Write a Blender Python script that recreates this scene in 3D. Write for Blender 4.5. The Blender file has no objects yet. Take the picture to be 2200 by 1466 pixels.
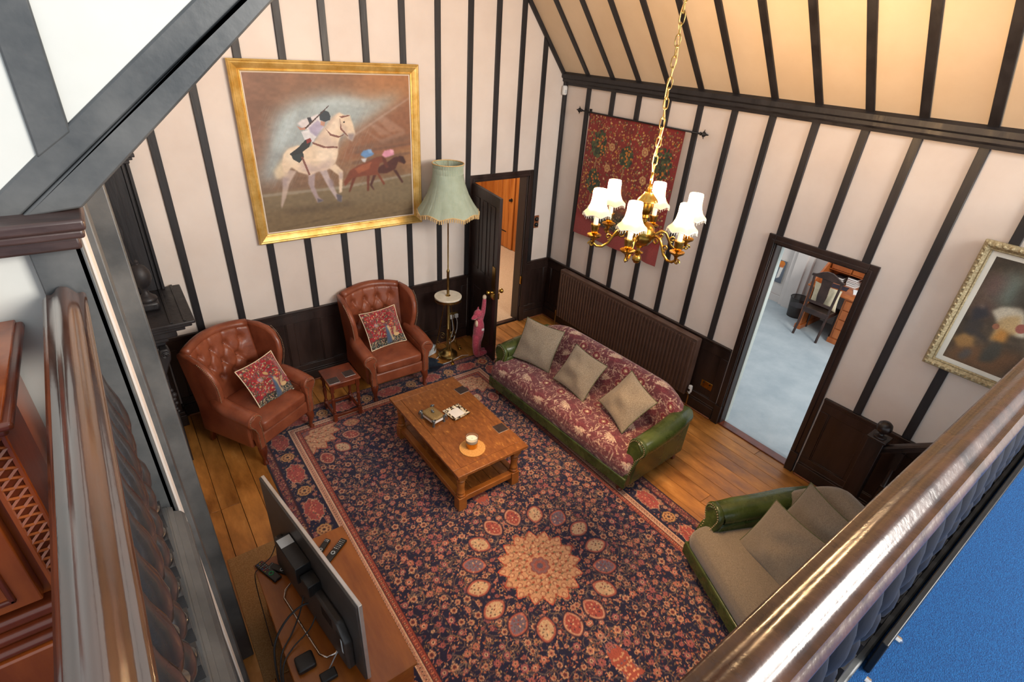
import bpy, math, random
import numpy as np
from math import sin, cos, pi, radians
from mathutils import Matrix, Vector

# ------------------------------------------------------------------ camera
scene = bpy.context.scene
COL = scene.collection
CAM = (-4.9876, -5.6130, 3.7307)
YAW, PITCH, ROLL = radians(51.873), radians(-29.750), radians(4.0286)
cd = bpy.data.cameras.new('camera'); co = bpy.data.objects.new('camera', cd); COL.objects.link(co)
fw = Vector((cos(PITCH)*cos(YAW), cos(PITCH)*sin(YAW), sin(PITCH)))
rt = Vector((sin(YAW), -cos(YAW), 0)); up = rt.cross(fw)
r2 = cos(ROLL)*rt + sin(ROLL)*up; u2 = -sin(ROLL)*rt + cos(ROLL)*up
m = Matrix((r2, u2, -fw)).transposed().to_4x4(); m.translation = Vector(CAM)
co.matrix_world = m
cd.sensor_width = 36; cd.lens = 1129.95/2200*36; cd.clip_start = 0.02; cd.clip_end = 200
scene.camera = co

# ------------------------------------------------------------------ world, daylight, exposure
w = bpy.data.worlds.new('world'); scene.world = w; w.use_nodes = True
bg = w.node_tree.nodes['Background']; bg.inputs[0].default_value = (0.86, 0.93, 1.0, 1); bg.inputs[1].default_value = 0.85
def area(name, loc, target, sx, sy, power, color):
    l = bpy.data.lights.new(name, 'AREA'); l.shape = 'RECTANGLE'; l.size = sx; l.size_y = sy
    l.energy = power; l.color = color
    o = bpy.data.objects.new(name, l); COL.objects.link(o); o.location = loc
    o.rotation_euler = (Vector(target)-Vector(loc)).to_track_quat('-Z', 'Y').to_euler()
    return o
area('window_daylight', (-1.0, -9.2, 4.9), (-2.6, -1.5, 1.2), 3.4, 2.4, 520, (1.0, 0.95, 0.88))
vs = scene.view_settings
vs.view_transform = 'Standard'; vs.look = 'None'; vs.gamma = 1; vs.use_curve_mapping = False
vs.exposure = 0.42

# ------------------------------------------------------------------ helpers: colour and materials
def lin(c):
    c = np.asarray(c, float)
    return np.where(c <= 0.04045, c/12.92, ((c+0.055)/1.055)**2.4)
def rgb(c): return tuple(lin(np.array(c)/255.0))+(1,)
MATS = {}
def M(name, c1, c2=None, scale=6, stretch=(1,1,1), rough=.5, metal=0, bump=0, bscale=None, detail=6,
      coat=0, sheen=0, rnd=0, ramp=(.35,.65), rvar=0, trans=0, emit=None, es=0, attr=None, c3=None, wave=None, spec=.5, alpha=1):
    if name in MATS: return MATS[name]
    mt = bpy.data.materials.new(name); mt.use_nodes = True; nt = mt.node_tree; N = nt.nodes; L = nt.links
    b = N['Principled BSDF']
    b.inputs['Roughness'].default_value = rough; b.inputs['Metallic'].default_value = metal
    b.inputs['Specular IOR Level'].default_value = spec
    if coat: b.inputs['Coat Weight'].default_value = coat; b.inputs['Coat Roughness'].default_value = .15
    if sheen: b.inputs['Sheen Weight'].default_value = sheen
    if trans: b.inputs['Transmission Weight'].default_value = trans
    if alpha < 1: b.inputs['Alpha'].default_value = alpha
    if emit: b.inputs['Emission Color'].default_value = rgb(emit); b.inputs['Emission Strength'].default_value = es
    tc = N.new('ShaderNodeTexCoord'); mp = N.new('ShaderNodeMapping'); mp.inputs['Scale'].default_value = stretch
    L.new(tc.outputs['Object'], mp.inputs['Vector'])
    vec = mp.outputs['Vector']
    if rnd:
        oi = N.new('ShaderNodeObjectInfo'); ad = N.new('ShaderNodeVectorMath'); ad.operation = 'ADD'
        ml = N.new('ShaderNodeMath'); ml.operation = 'MULTIPLY'; ml.inputs[1].default_value = 37
        L.new(oi.outputs['Random'], ml.inputs[0]); L.new(ml.outputs[0], ad.inputs[1]); L.new(vec, ad.inputs[0]); vec = ad.outputs[0]
    no = N.new('ShaderNodeTexNoise'); no.inputs['Scale'].default_value = scale; no.inputs['Detail'].default_value = detail
    no.inputs['Roughness'].default_value = .6
    L.new(vec, no.inputs['Vector'])
    fac = no.outputs['Fac']
    if wave:
        wv = N.new('ShaderNodeTexWave'); wv.inputs['Scale'].default_value = wave[0]; wv.inputs['Distortion'].default_value = wave[1]
        wv.inputs['Detail'].default_value = 3; L.new(vec, wv.inputs['Vector'])
        mx = N.new('ShaderNodeMath'); mx.operation = 'MULTIPLY_ADD'; mx.inputs[1].default_value = wave[2]; 
        L.new(wv.outputs['Fac'], mx.inputs[0]); L.new(fac, mx.inputs[2])
        sb = N.new('ShaderNodeMath'); sb.operation = 'SUBTRACT'; sb.inputs[1].default_value = wave[2]*.5; L.new(mx.outputs[0], sb.inputs[0]); fac = sb.outputs[0]
    colout = None
    if attr:
        at = N.new('ShaderNodeAttribute'); at.attribute_name = 'col'; colout = at.outputs['Color']
    elif c2:
        cr = N.new('ShaderNodeValToRGB'); cr.color_ramp.elements[0].position = ramp[0]; cr.color_ramp.elements[1].position = ramp[1]
        cr.color_ramp.elements[0].color = rgb(c1); cr.color_ramp.elements[1].color = rgb(c2)
        if c3:
            e = cr.color_ramp.elements.new(min(.98, ramp[1]+.12)); e.color = rgb(c3)
        L.new(fac, cr.inputs[0]); colout = cr.outputs[0]
    if rnd and colout:
        hs = N.new('ShaderNodeHueSaturation'); mr = N.new('ShaderNodeMapRange')
        mr.inputs['To Min'].default_value = 1-rnd; mr.inputs['To Max'].default_value = 1+rnd
        L.new(oi.outputs['Random'], mr.inputs['Value']); L.new(mr.outputs[0], hs.inputs['Value']); L.new(colout, hs.inputs['Color']); colout = hs.outputs[0]
    if colout: L.new(colout, b.inputs['Base Color'])
    else: b.inputs['Base Color'].default_value = rgb(c1)
    if rvar:
        mr = N.new('ShaderNodeMapRange'); mr.inputs['To Min'].default_value = max(0.03, rough-rvar); mr.inputs['To Max'].default_value = min(1, rough+rvar)
        mr.inputs['From Min'].default_value = .3; mr.inputs['From Max'].default_value = .7
        L.new(no.outputs['Fac'], mr.inputs['Value']); L.new(mr.outputs[0], b.inputs['Roughness'])
    if bump:
        bn = N.new('ShaderNodeTexNoise'); bn.inputs['Scale'].default_value = bscale or scale*6; bn.inputs['Detail'].default_value = 4
        L.new(mp.outputs['Vector'], bn.inputs['Vector'])
        bu = N.new('ShaderNodeBump'); bu.inputs['Strength'].default_value = bump; bu.inputs['Distance'].default_value = .01
        L.new(bn.outputs['Fac'], bu.inputs['Height']); L.new(bu.outputs[0], b.inputs['Normal'])
    MATS[name] = mt
    return mt

M('plaster', (216,202,191), (226,214,204), scale=1.3, rough=.9, bump=.12, bscale=3)
M('plaster_ceiling', (212,190,160), (222,202,174), scale=1.3, rough=.9, bump=.12, bscale=3)
M('plaster_gallery', (196,196,190), (208,208,202), scale=1.5, rough=.9, bump=.15, bscale=4)
M('timber', (26,24,26), (40,37,39), scale=8, stretch=(1,1,.15), rough=.5, bump=.25, bscale=30, rvar=.1)
M('capital_wood', (50,36,34), (80,60,56), scale=5, stretch=(.6,2,2), rough=.35, bump=.1)
M('timber_sheen', (62,65,67), (96,96,95), scale=3, stretch=(1,1,1), rough=.45, bump=.2, bscale=14, rvar=.12)  # dark timber greyed: the bluish sky sheen is put into its colour
M('wainscot', (32,22,19), (54,38,33), scale=6, stretch=(1,1,.2), rough=.36, bump=.15, bscale=30, rvar=.08)
M('plank', (122,74,28), (188,126,58), scale=4.5, stretch=(1.6,.55,1), rough=.42, bump=.2, bscale=22, rnd=.16, ramp=(.3,.62), c3=(206,148,80), rvar=.12)
M('floor_gap', (30,18,10), (44,28,16), scale=8, rough=.9)
M('leather_tan', (116,57,36), (146,79,52), scale=5, rough=.36, bump=.12, bscale=70, rvar=.08)
M('leather_green', (42,54,22), (72,84,38), scale=5, rough=.28, bump=.15, bscale=60, rvar=.08)
M('mahogany', (78,30,14), (122,54,26), scale=6, stretch=(1,1,.25), rough=.3, bump=.05, coat=.2)
M('oak', (118,62,22), (168,104,44), scale=7, stretch=(.7,.25,.7), rough=.33, bump=.1, bscale=50, rnd=.06, wave=(1.2,9,.15), ramp=(.3,.65))
M('oak_top', (110,62,26), (142,86,40), scale=26, stretch=(1.4,.5,1), rough=.3, bump=.06, bscale=60, rnd=.05, ramp=(.30,.60), c3=(186,128,62))
M('oak_unit', (134,70,20), (172,100,36), scale=8, stretch=(1,.18,1), rough=.3, bump=.06, bscale=60)
M('clock_wood', (112,44,12), (170,84,32), scale=5, stretch=(1,1,.25), rough=.22, coat=.4)
M('pine', (150,82,26), (180,112,48), scale=3, stretch=(2,2,.3), rough=.45, rnd=.08, wave=(1.5,6,.2))
M('desk_wood', (150,78,36), (186,108,54), scale=6, stretch=(1,1,.3), rough=.3)
M('dark_chair', (40,26,22), (66,46,40), scale=6, rough=.32)
M('rail_wood', (38,22,16), (90,52,32), scale=5, stretch=(2.2,.5,2.2), rough=.20, coat=1, spec=1, bump=.12, bscale=22, ramp=(.3,.72), rvar=.08)
M('rail_wood_x', (42,28,22), (84,54,40), scale=5, stretch=(.7,2.2,2.2), rough=.28, coat=.3, spec=.5, bump=.15, bscale=25, ramp=(.3,.68), c3=(180,136,104), rvar=.08)
M('gilt', (206,160,76), (236,200,124), scale=9, rough=.42, metal=.6, bump=.1)
M('gilt_pale', (150,132,96), (200,186,150), scale=70, rough=.5, metal=.3, bump=.6, bscale=120)
M('brass', (150,112,44), (186,148,72), scale=6, rough=.26, metal=1)
M('brass_old', (150,122,70), (182,154,96), scale=10, rough=.32, metal=1)
M('chrome', (215,205,200), (230,225,220), rough=.12, metal=1)
M('iron', (28,26,26), (40,38,38), rough=.5, metal=.4)
M('tweed', (122,108,90), (158,144,124), scale=120, rough=.95, sheen=.3, bump=.3, bscale=220, c3=(176,158,136))
M('tweed_sofa', (98,86,72), (134,122,106), scale=110, stretch=(1,3,3), rough=.95, sheen=.3, bump=.3, bscale=220, c3=(150,138,122))
M('piping_green', (70,76,44), (90,94,60), scale=40, rough=.8)
M('onyx', (214,204,180), (232,224,206), scale=9, rough=.16, c3=(190,150,110))
M('shade_green', (160,170,148), (170,180,160), scale=12, rough=.9, trans=0)
M('fringe', (196,158,100), (224,194,142), scale=80, rough=.9)
M('white_plastic', (222,222,220), (232,232,230), rough=.4)
M('grey_plastic', (182,190,194), (200,206,208), rough=.4)
M('black_plastic', (18,17,17), (28,27,27), scale=20, rough=.4)
M('tv_back', (46,42,40), (60,55,52), scale=10, rough=.42)
M('silver', (188,180,172), (204,196,190), rough=.32, metal=.6)
M('cable', (34,34,36), (50,50,52), rough=.5)
M('carpet_blue', (2,56,108), (8,80,136), scale=180, rough=1, sheen=0, bump=.5, bscale=260)
M('carpet_grey', (160,172,178), (178,188,192), scale=3, rough=1, bump=.3, bscale=200)
M('carpet_beige', (196,170,140), (214,190,162), scale=60, rough=1, bump=.3, bscale=200)
M('sisal', (136,102,62), (170,134,88), scale=140, rough=1, bump=.5, bscale=200)
M('radiator_paint', (86,64,54), (100,76,66), scale=6, rough=.35)
M('coaster', (44,34,32), (60,48,46), scale=20, rough=.4)
M('cork', (190,136,70), (214,164,98), scale=90, rough=.9)
M('glass', (240,240,240), None, rough=.03, trans=1)
M('wax', (236,232,214), (242,238,224), rough=.5)
M('gold_glass', (190,128,24), (214,156,46), scale=12, rough=.12, metal=.75)
M('ceramic', (236,234,228), (242,240,236), rough=.2)
M('pewter', (86,94,100), (140,146,148), scale=60, rough=.35, metal=.7)
M('weave_gold', (128,104,62), (172,146,98), scale=160, rough=.5, metal=.4, bump=.4, bscale=200)
M('plush', (158,48,72), (186,78,98), scale=60, rough=1, sheen=.4, c3=(226,180,170), ramp=(.3,.62))
M('plush_pale', (214,190,160), (226,204,178), rough=1)
M('paper', (236,236,234), (244,244,242), rough=.8)
M('cream_fabric', (228,212,176), (240,226,196), scale=20, rough=.95)
M('paint', (200,200,200), attr=True, rough=.55)
M('weave', (200,200,200), attr=True, rough=1, sheen=.2, bump=.35, bscale=300)
def translucent(name, col, k, em, es):
    mt = bpy.data.materials.new(name); mt.use_nodes = True; nt = mt.node_tree; N = nt.nodes; L = nt.links
    N.remove(N['Principled BSDF']); o = N['Material Output']
    d = N.new('ShaderNodeBsdfDiffuse'); t = N.new('ShaderNodeBsdfTranslucent'); m_ = N.new('ShaderNodeMixShader'); m_.inputs[0].default_value = k
    no = N.new('ShaderNodeTexNoise'); no.inputs['Scale'].default_value = 60; cr = N.new('ShaderNodeValToRGB')
    cr.color_ramp.elements[0].color = rgb(col); cr.color_ramp.elements[1].color = rgb([min(255,c+14) for c in col]); L.new(no.outputs['Fac'], cr.inputs[0])
    L.new(cr.outputs[0], d.inputs[0]); L.new(cr.outputs[0], t.inputs[0]); L.new(d.outputs[0], m_.inputs[1]); L.new(t.outputs[0], m_.inputs[2])
    e = N.new('ShaderNodeEmission'); e.inputs[0].default_value = rgb(em); e.inputs[1].default_value = es; a = N.new('ShaderNodeAddShader')
    L.new(m_.outputs[0], a.inputs[0]); L.new(e.outputs[0], a.inputs[1]); L.new(a.outputs[0], o.inputs[0]); MATS[name] = mt
translucent('candle_shade', (238,220,190), .62, (255,222,164), .5)
M('baluster_wood', (40,39,41), (58,56,57), scale=3, rough=.3, coat=.9, spec=.8, bump=.1, bscale=30, rvar=.08)
M('candle', (250,240,222), rough=.6, emit=(255,222,170), es=.6)
M('nail', (196,176,150), (214,196,170), rough=.3, metal=.9)

# ------------------------------------------------------------------ helpers: mesh building
class MB:
    def __init__(s): s.v = []; s.f = []; s.n = 0
    def add(s, V, F):
        k = s.n; V = [tuple(map(float, p)) for p in V]
        s.v += V; s.f += [tuple(i+k for i in f) for f in F]; s.n += len(V); return s
    def box(s, x0, x1, y0, y1, z0, z1, mt=None):
        V = [(x0,y0,z0),(x1,y0,z0),(x1,y1,z0),(x0,y1,z0),(x0,y0,z1),(x1,y0,z1),(x1,y1,z1),(x0,y1,z1)]
        if mt is not None: V = [mt @ Vector(p) for p in V]
        return s.add(V, [(3,2,1,0),(4,5,6,7),(0,1,5,4),(1,2,6,5),(2,3,7,6),(3,0,4,7)])
    def cbox(s, c, sz, mt=None):
        return s.box(c[0]-sz[0]/2,c[0]+sz[0]/2,c[1]-sz[1]/2,c[1]+sz[1]/2,c[2]-sz[2]/2,c[2]+sz[2]/2, mt)
    def lathe(s, prof, n=20, c=(0,0,0), mt=None, capb=True, capt=True, lobes=None):
        V = []; F = []
        for r, z in prof:
            for i in range(n):
                a = 2*pi*i/n; rr = r*(1+(lobes[1]*cos(lobes[0]*a) if lobes else 0))
                V.append(Vector((rr*cos(a), rr*sin(a), z)))
        k = len(prof)
        for j in range(k-1):
            for i in range(n):
                F.append((j*n+i, j*n+(i+1)%n, (j+1)*n+(i+1)%n, (j+1)*n+i))
        if capb and prof[0][0] > 1e-5: F.append(tuple(reversed(range(n))))
        if capt and prof[-1][0] > 1e-5: F.append(tuple((k-1)*n+i for i in range(n)))
        if mt is not None: V = [mt @ p for p in V]
        return s.add([p+Vector(c) for p in V], F)
    def tube(s, pts, r, n=8, closed=False, flat=1.0):
        P = [Vector(p) for p in pts]; k = len(P)
        R = r if isinstance(r, (list, tuple)) else [r]*k
        V = []; F = []; prev = None
        for i in range(k):
            if closed: t = (P[(i+1)%k]-P[i-1])
            else: t = P[min(i+1,k-1)]-P[max(i-1,0)]
            t.normalize()
            if prev is None:
                a = Vector((0,0,1)) if abs(t.z) < .9 else Vector((1,0,0))
                nx = t.cross(a).normalized()
            else:
                nx = (prev - t*prev.dot(t)).normalized()
            prev = nx; ny = t.cross(nx)
            for j in range(n):
                a = 2*pi*j/n; V.append(P[i]+nx*(R[i]*cos(a))+ny*(R[i]*flat*sin(a)))
        m_ = k if closed else k-1
        for i in range(m_):
            for j in range(n):
                i2 = (i+1)%k; F.append((i*n+j, i*n+(j+1)%n, i2*n+(j+1)%n, i2*n+j))
        if not closed: F.append(tuple(reversed(range(n)))); F.append(tuple((k-1)*n+j for j in range(n)))
        return s.add(V, F)
    def prism(s, poly, lo, hi, ax='y', mt=None):
        # poly in the plane normal to ax, extruded lo..hi ; (x,z) for y, (y,z) for x, (x,y) for z
        def P(a, b, t): return {'y':(a,t,b), 'x':(t,a,b), 'z':(a,b,t)}[ax]
        n = len(poly); V = [P(a,b,lo) for a,b in poly]+[P(a,b,hi) for a,b in poly]
        if mt is not None: V = [mt @ Vector(p) for p in V]
        F = [tuple(reversed(range(n))), tuple(range(n,2*n))]+[(i,(i+1)%n,n+(i+1)%n,n+i) for i in range(n)]
        return s.add(V, F)
    def sphere(s, c, r, n=12, k=8, sc=(1,1,1)):
        prof = [(r*sin(pi*i/k), -r*cos(pi*i/k)) for i in range(k+1)]
        return s.lathe(prof, n, c, Matrix.Diagonal(Vector(sc)).to_3x3(), capb=False, capt=False)
    def torus(s, c, R, r, n=20, k=8, mt=None):
        pts = [Vector((R*cos(2*pi*i/n), R*sin(2*pi*i/n), 0)) for i in range(n)]
        if mt is not None: pts = [mt @ p for p in pts]
        return s.tube([p+Vector(c) for p in pts], r, k, closed=True)
    def grid(s, P, cu=False, cv=False):
        P = np.asarray(P); a, b = P.shape[:2]
        F = []
        for i in range(a if cv else a-1):
            for j in range(b if cu else b-1):
                F.append((i*b+j, i*b+(j+1)%b, ((i+1)%a)*b+(j+1)%b, ((i+1)%a)*b+j))
        return s.add(P.reshape(-1,3).tolist(), F)
    def mesh(s, name, mat, smooth=40, fix=True):
        me = bpy.data.meshes.new(name); me.from_pydata(s.v, [], s.f)
        if fix:
            import bmesh
            bm = bmesh.new(); bm.from_mesh(me); bmesh.ops.recalc_face_normals(bm, faces=bm.faces); bm.to_mesh(me); bm.free()
        if smooth: me.shade_smooth(); me.set_sharp_from_angle(angle=radians(smooth))
        me.materials.append(MATS[mat] if isinstance(mat, str) else mat); me.update()
        return me
def link(name, me, parent=None, loc=None, rot=None):
    o = bpy.data.objects.new(name, me); COL.objects.link(o)
    if parent is not None: o.parent = parent
    if loc is not None: o.location = loc
    if rot is not None: o.rotation_euler = rot
    return o
def part(name, mb, mat, parent=None, bevel=0, seg=2, smooth=40, sub=0, loc=None, rot=None, label=None, stuff=False):
    o = link(name, mb.mesh(name, mat, smooth), parent, loc, rot)
    if bevel:
        b = o.modifiers.new('bevel','BEVEL'); b.width = bevel; b.segments = seg; b.limit_method = 'ANGLE'; b.angle_limit = radians(35); b.harden_normals = False
    if sub:
        d = o.modifiers.new('subdivision','SUBSURF'); d.levels = sub; d.render_levels = sub
    if label: o['label'] = label
    if stuff: o['kind'] = 'stuff'
    return o
def thing(name, label, cat, loc=(0,0,0), rz=0, group=None):
    o = bpy.data.objects.new(name, None); COL.objects.link(o); o.empty_display_size = .1
    o.location = loc; o.rotation_euler = (0,0,rz); o['label'] = label; o['category'] = cat
    if group: o['group'] = group
    return o
def tag(o, label, cat, group=None):
    o['label'] = label; o['category'] = cat
    if group: o['group'] = group
    return o
def structure(name, mb, mat, label=None, **k):
    o = part(name, mb, mat, **k); o['kind'] = 'structure'
    if label: o['label'] = label
    return o
def dup(root, loc, rz=0, label=None):
    r = root.copy(); COL.objects.link(r); r.location = loc; r.rotation_euler = (0,0,rz)
    if label: r['label'] = label
    for ch in list(root.children):
        c = ch.copy(); COL.objects.link(c); c.parent = r
        for g in ch.children:
            d = g.copy(); COL.objects.link(d); d.parent = c
    return r
def quick_grid(name, P, mat, parent=None, cols=None, smooth=True):
    P = np.asarray(P, np.float32); a, b = P.shape[:2]; n = a*b
    idx = np.arange(n).reshape(a, b)
    q = np.stack([idx[:-1,:-1], idx[:-1,1:], idx[1:,1:], idx[1:,:-1]], -1).reshape(-1,4)
    me = bpy.data.meshes.new(name)
    me.vertices.add(n); me.vertices.foreach_set('co', P.reshape(-1))
    me.loops.add(q.size); me.loops.foreach_set('vertex_index', q.reshape(-1).astype(np.int32))
    me.polygons.add(len(q)); me.polygons.foreach_set('loop_start', (np.arange(len(q))*4).astype(np.int32))
    me.update(calc_edges=True)
    if smooth: me.shade_smooth()
    if cols is not None:
        ca = me.color_attributes.new('col', 'FLOAT_COLOR', 'POINT')
        c4 = np.ones((n,4), np.float32); c4[:,:3] = lin(np.clip(np.asarray(cols).reshape(-1,3),0,1)); ca.data.foreach_set('color', c4.reshape(-1))
    me.materials.append(MATS[mat]); 
    return link(name, me, parent)
def hull_noise(h, w, cells, seed):
    r = np.random.default_rng(seed); g = r.random((cells[0]+2, cells[1]+2))
    y = np.linspace(0, cells[0], h); x = np.linspace(0, cells[1], w)
    yi = y.astype(int); xi = x.astype(int); fy = (y-yi)[:,None]; fx = (x-xi)[None]
    fy = fy*fy*(3-2*fy); fx = fx*fx*(3-2*fx)
    A = g[yi][:,xi]; B = g[yi][:,xi+1]; C = g[yi+1][:,xi]; D = g[yi+1][:,xi+1]
    return (A*(1-fx)+B*fx)*(1-fy)+(C*(1-fx)+D*fx)*fy
class Paint:
    # a colour plan in metres, origin bottom left, used as vertex colours on a dense weave or canvas
    def __init__(s, w, h, res, bg):
        s.res = res; s.nx = int(round(w/res)); s.ny = int(round(h/res)); s.w = w; s.h = h
        s.a = np.empty((s.ny, s.nx, 3)); s.a[:] = np.array(bg)/255.
    def box(s, x0, y0, x1, y1):
        return max(0,int(x0/s.res)), min(s.nx,int(x1/s.res)+2), max(0,int(y0/s.res)), min(s.ny,int(y1/s.res)+2)
    def mix(s, sl, mk, col):
        s.a[sl] += (np.array(col)/255.-s.a[sl])*mk[...,None]
    def poly(s, pts, col, soft=0, al=1):
        p = np.array(pts, float); pad = soft*3
        x0,x1,y0,y1 = s.box(p[:,0].min()-pad, p[:,1].min()-pad, p[:,0].max()+pad, p[:,1].max()+pad)
        if x1<=x0 or y1<=y0: return
        X = (np.arange(x0,x1)+.5)*s.res; Y = (np.arange(y0,y1)+.5)*s.res
        mk = np.zeros((y1-y0, x1-x0), bool)
        for i in range(len(p)):
            (ax,ay),(bx,by) = p[i-1], p[i]
            if ay == by: continue
            c = ((ay > Y) != (by > Y)); xc = ax+(Y-ay)*(bx-ax)/(by-ay)
            mk ^= c[:,None] & (X[None] < xc[:,None])
        mk = mk.astype(float)
        k = int(soft/s.res)
        for _ in range(2 if k else 0):
            for axis in (0,1):
                c = np.cumsum(np.pad(mk, [(k+1,k) if i==axis else (0,0) for i in (0,1)], mode='edge'), axis=axis)
                mk = (np.take(c, range(2*k+1,c.shape[axis]), axis=axis)-np.take(c, range(0,c.shape[axis]-2*k-1), axis=axis))/(2*k+1)
        s.mix((slice(y0,y1),slice(x0,x1)), mk*al, col)
    def ell(s, cx, cy, rx, ry, col, ang=0, soft=.15, al=1, pinch=0):
        R = max(rx,ry)*1.2
        x0,x1,y0,y1 = s.box(cx-R,cy-R,cx+R,cy+R)
        if x1<=x0 or y1<=y0: return
        X = (np.arange(x0,x1)+.5)*s.res-cx; Y = ((np.arange(y0,y1)+.5)*s.res-cy)[:,None]
        u = (X*cos(ang)+Y*sin(ang))/rx; v = (-X*sin(ang)+Y*cos(ang))/ry
        if pinch: v = v/(np.clip(1-pinch*np.abs(u)**2.2, .05, 1))
        d = np.sqrt(u*u+v*v); s.mix((slice(y0,y1),slice(x0,x1)), np.clip((1-d)/soft+.5,0,1)*al, col)
    def flower(s, cx, cy, r, n, cols, ph=0, lob=.22):
        x0,x1,y0,y1 = s.box(cx-r*1.2,cy-r*1.2,cx+r*1.2,cy+r*1.2)
        if x1<=x0 or y1<=y0: return
        X = (np.arange(x0,x1)+.5)*s.res-cx; Y = ((np.arange(y0,y1)+.5)*s.res-cy)[:,None]
        d = np.hypot(X,Y)/r; a = np.arctan2(Y,X+0*Y); e = d/(1-lob+lob*np.abs(np.cos(n*a/2+ph))**.7)
        sl = (slice(y0,y1),slice(x0,x1)); t = s.res/r
        for rr, c in cols: s.mix(sl, np.clip((rr-e)/t+.5,0,1), c)
    def line(s, pts, wd, col, al=1):
        for (ax,ay),(bx,by) in zip(pts[:-1], pts[1:]):
            x0,x1,y0,y1 = s.box(min(ax,bx)-wd,min(ay,by)-wd,max(ax,bx)+wd,max(ay,by)+wd)
            if x1<=x0 or y1<=y0: continue
            X = (np.arange(x0,x1)+.5)*s.res; Y = ((np.arange(y0,y1)+.5)*s.res)[:,None]
            dx,dy = bx-ax, by-ay; t = np.clip(((X-ax)*dx+(Y-ay)*dy)/(dx*dx+dy*dy+1e-12),0,1)
            d = np.hypot(X-ax-t*dx, Y-ay-t*dy); s.mix((slice(y0,y1),slice(x0,x1)), np.clip((wd/2-d)/s.res+.5,0,1)*al, col)
    def rect(s, x0,y0,x1,y1, col):
        a,b,c,d = int(round(x0/s.res)),int(round(x1/s.res)),int(round(y0/s.res)),int(round(y1/s.res)); s.a[max(0,c):d,max(0,a):b] = np.array(col)/255.
    def grain(s, amt, seed=1, cells=None):
        r = np.random.default_rng(seed); g = r.random((s.ny,s.nx))-.5 if cells is None else hull_noise(s.ny,s.nx,cells,seed)-.5
        s.a = np.clip(s.a*(1+2*amt*g[...,None]),0,1)
    def sample(s, X, Y):
        i = np.clip((np.mod(Y,s.h)/s.res).astype(int),0,s.ny-1); j = np.clip((np.mod(X,s.w)/s.res).astype(int),0,s.nx-1)
        return s.a[i,j]
# ------------------------------------------------------------------ room shell
EH, TA = 3.36, 1.1827            # eaves height, slope of the roof
WL = -5.09                       # hall face of the left wall
RX = WL/2; RZ = EH+TA*(-RX)
def roof(x): return EH+TA*min(-x, x-WL)
# floor: sub-floor and planks
fl = structure('floor', MB().box(-6.0, .15, -8, .15, -.12, -.022), 'floor_gap', 'worn golden brown pine floorboards')
rng = random.Random(4)
pw = .154; x = WL; k = 0; pmesh = {}
while x < -.01:
    w_ = min(pw+rng.uniform(-.012,.012), -x)
    y = .0
    first = rng.choice([1.6, 2.4, 3.1, 1.1])
    while y > -7.9:
        ln = first if y == 0 else rng.choice([2.2, 2.8, 3.4]); first = ln
        y1 = max(y-ln, -8)
        part('plank', MB().box(0, w_-.004, -(y-y1)+.003, 0, -.024, 0), 'plank', fl, bevel=.0015, seg=1, loc=(x, y, rng.uniform(-.0015,.0008)))
        y = y1
    x += w_
# back wall with door opening
D1 = (-1.36, -.50, 2.18)
mb = MB()
mb.prism([(-5.3,-.02),(D1[0],-.02),(D1[0],roof(D1[0])),(RX,RZ),(WL,EH),(-5.3,EH)], 0, .15)
mb.prism([(D1[0],D1[2]),(D1[1],D1[2]),(D1[1],roof(D1[1])),(D1[0],roof(D1[0]))], 0, .15)
mb.prism([(D1[1],-.02),(.15,-.02),(.15,EH),(0,EH),(D1[1],roof(D1[1]))], 0, .15)
wa = structure('wall_back', mb, 'plaster', 'cream plaster gable wall with black timber studs', smooth=0)
D2 = (-4.09, -3.245, 2.20)
mb = MB()
mb.box(0, .15, D2[1], 0, -.02, EH).box(0, .15, -8, D2[0], -.02, EH).box(0, .15, D2[0], D2[1], D2[2], EH)
wb = structure('wall_right', mb, 'plaster', 'long cream plaster wall with black studs and dark dado', smooth=0)
wc = structure('wall_left', MB().box(-5.3, WL, -3.80, 0, -.02, EH), 'plaster', 'plaster wall with timber posts seen edge on', smooth=0)
# timbers on the walls
SW, SP = .066, .02
DADO = .95
for x in (-5.03,-4.63,-4.24,-3.843,-3.464,-3.064,-2.664,-2.266,-1.861,-1.455):
    z0 = DADO if x > -4.9 else 0
    part('stud', MB().prism([(x-SW/2,z0),(x+SW/2,z0),(x+SW/2,roof(x+SW/2)),(x-SW/2,roof(x-SW/2))], -SP, .005), 'timber', wa, bevel=.003, seg=1)
for x in (-1.085,-.735):
    part('stud', MB().prism([(x-SW/2,2.24),(x+SW/2,2.24),(x+SW/2,roof(x+SW/2)),(x-SW/2,roof(x-SW/2))], -SP, .005), 'timber', wa, bevel=.003, seg=1)
x = -.385
part('stud', MB().prism([(x-SW/2,DADO),(x+SW/2,DADO),(x+SW/2,roof(x+SW/2)),(x-SW/2,roof(x-SW/2))], -SP, .005), 'timber', wa, bevel=.003, seg=1)
part('corner_post', MB().box(-.045, 0, -.045, .0, DADO, EH), 'timber', wa, bevel=.004)
for s in (0, 1):
    a = [(0,EH),(RX,RZ),(RX,RZ-.07),(-.0,EH-.07)] if s == 0 else [(WL,EH),(RX,RZ),(RX,RZ-.07),(WL,EH-.07)]
    part('rake_timber', MB().prism(a, -.035, .0), 'timber', wa, bevel=.004)
SY = [-.447,-.858,-1.26,-1.671,-2.081,-2.474,-2.866,-3.264,-3.668,-4.046,-4.465,-4.875,-5.285,-5.69,-6.1]
for y in SY:
    z0 = 2.26 if -4.12 < y < -3.2 else DADO
    part('stud', MB().box(-SP, .005, y-SW/2, y+SW/2, z0, EH-.05), 'timber', wb, bevel=.003, seg=1)
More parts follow.
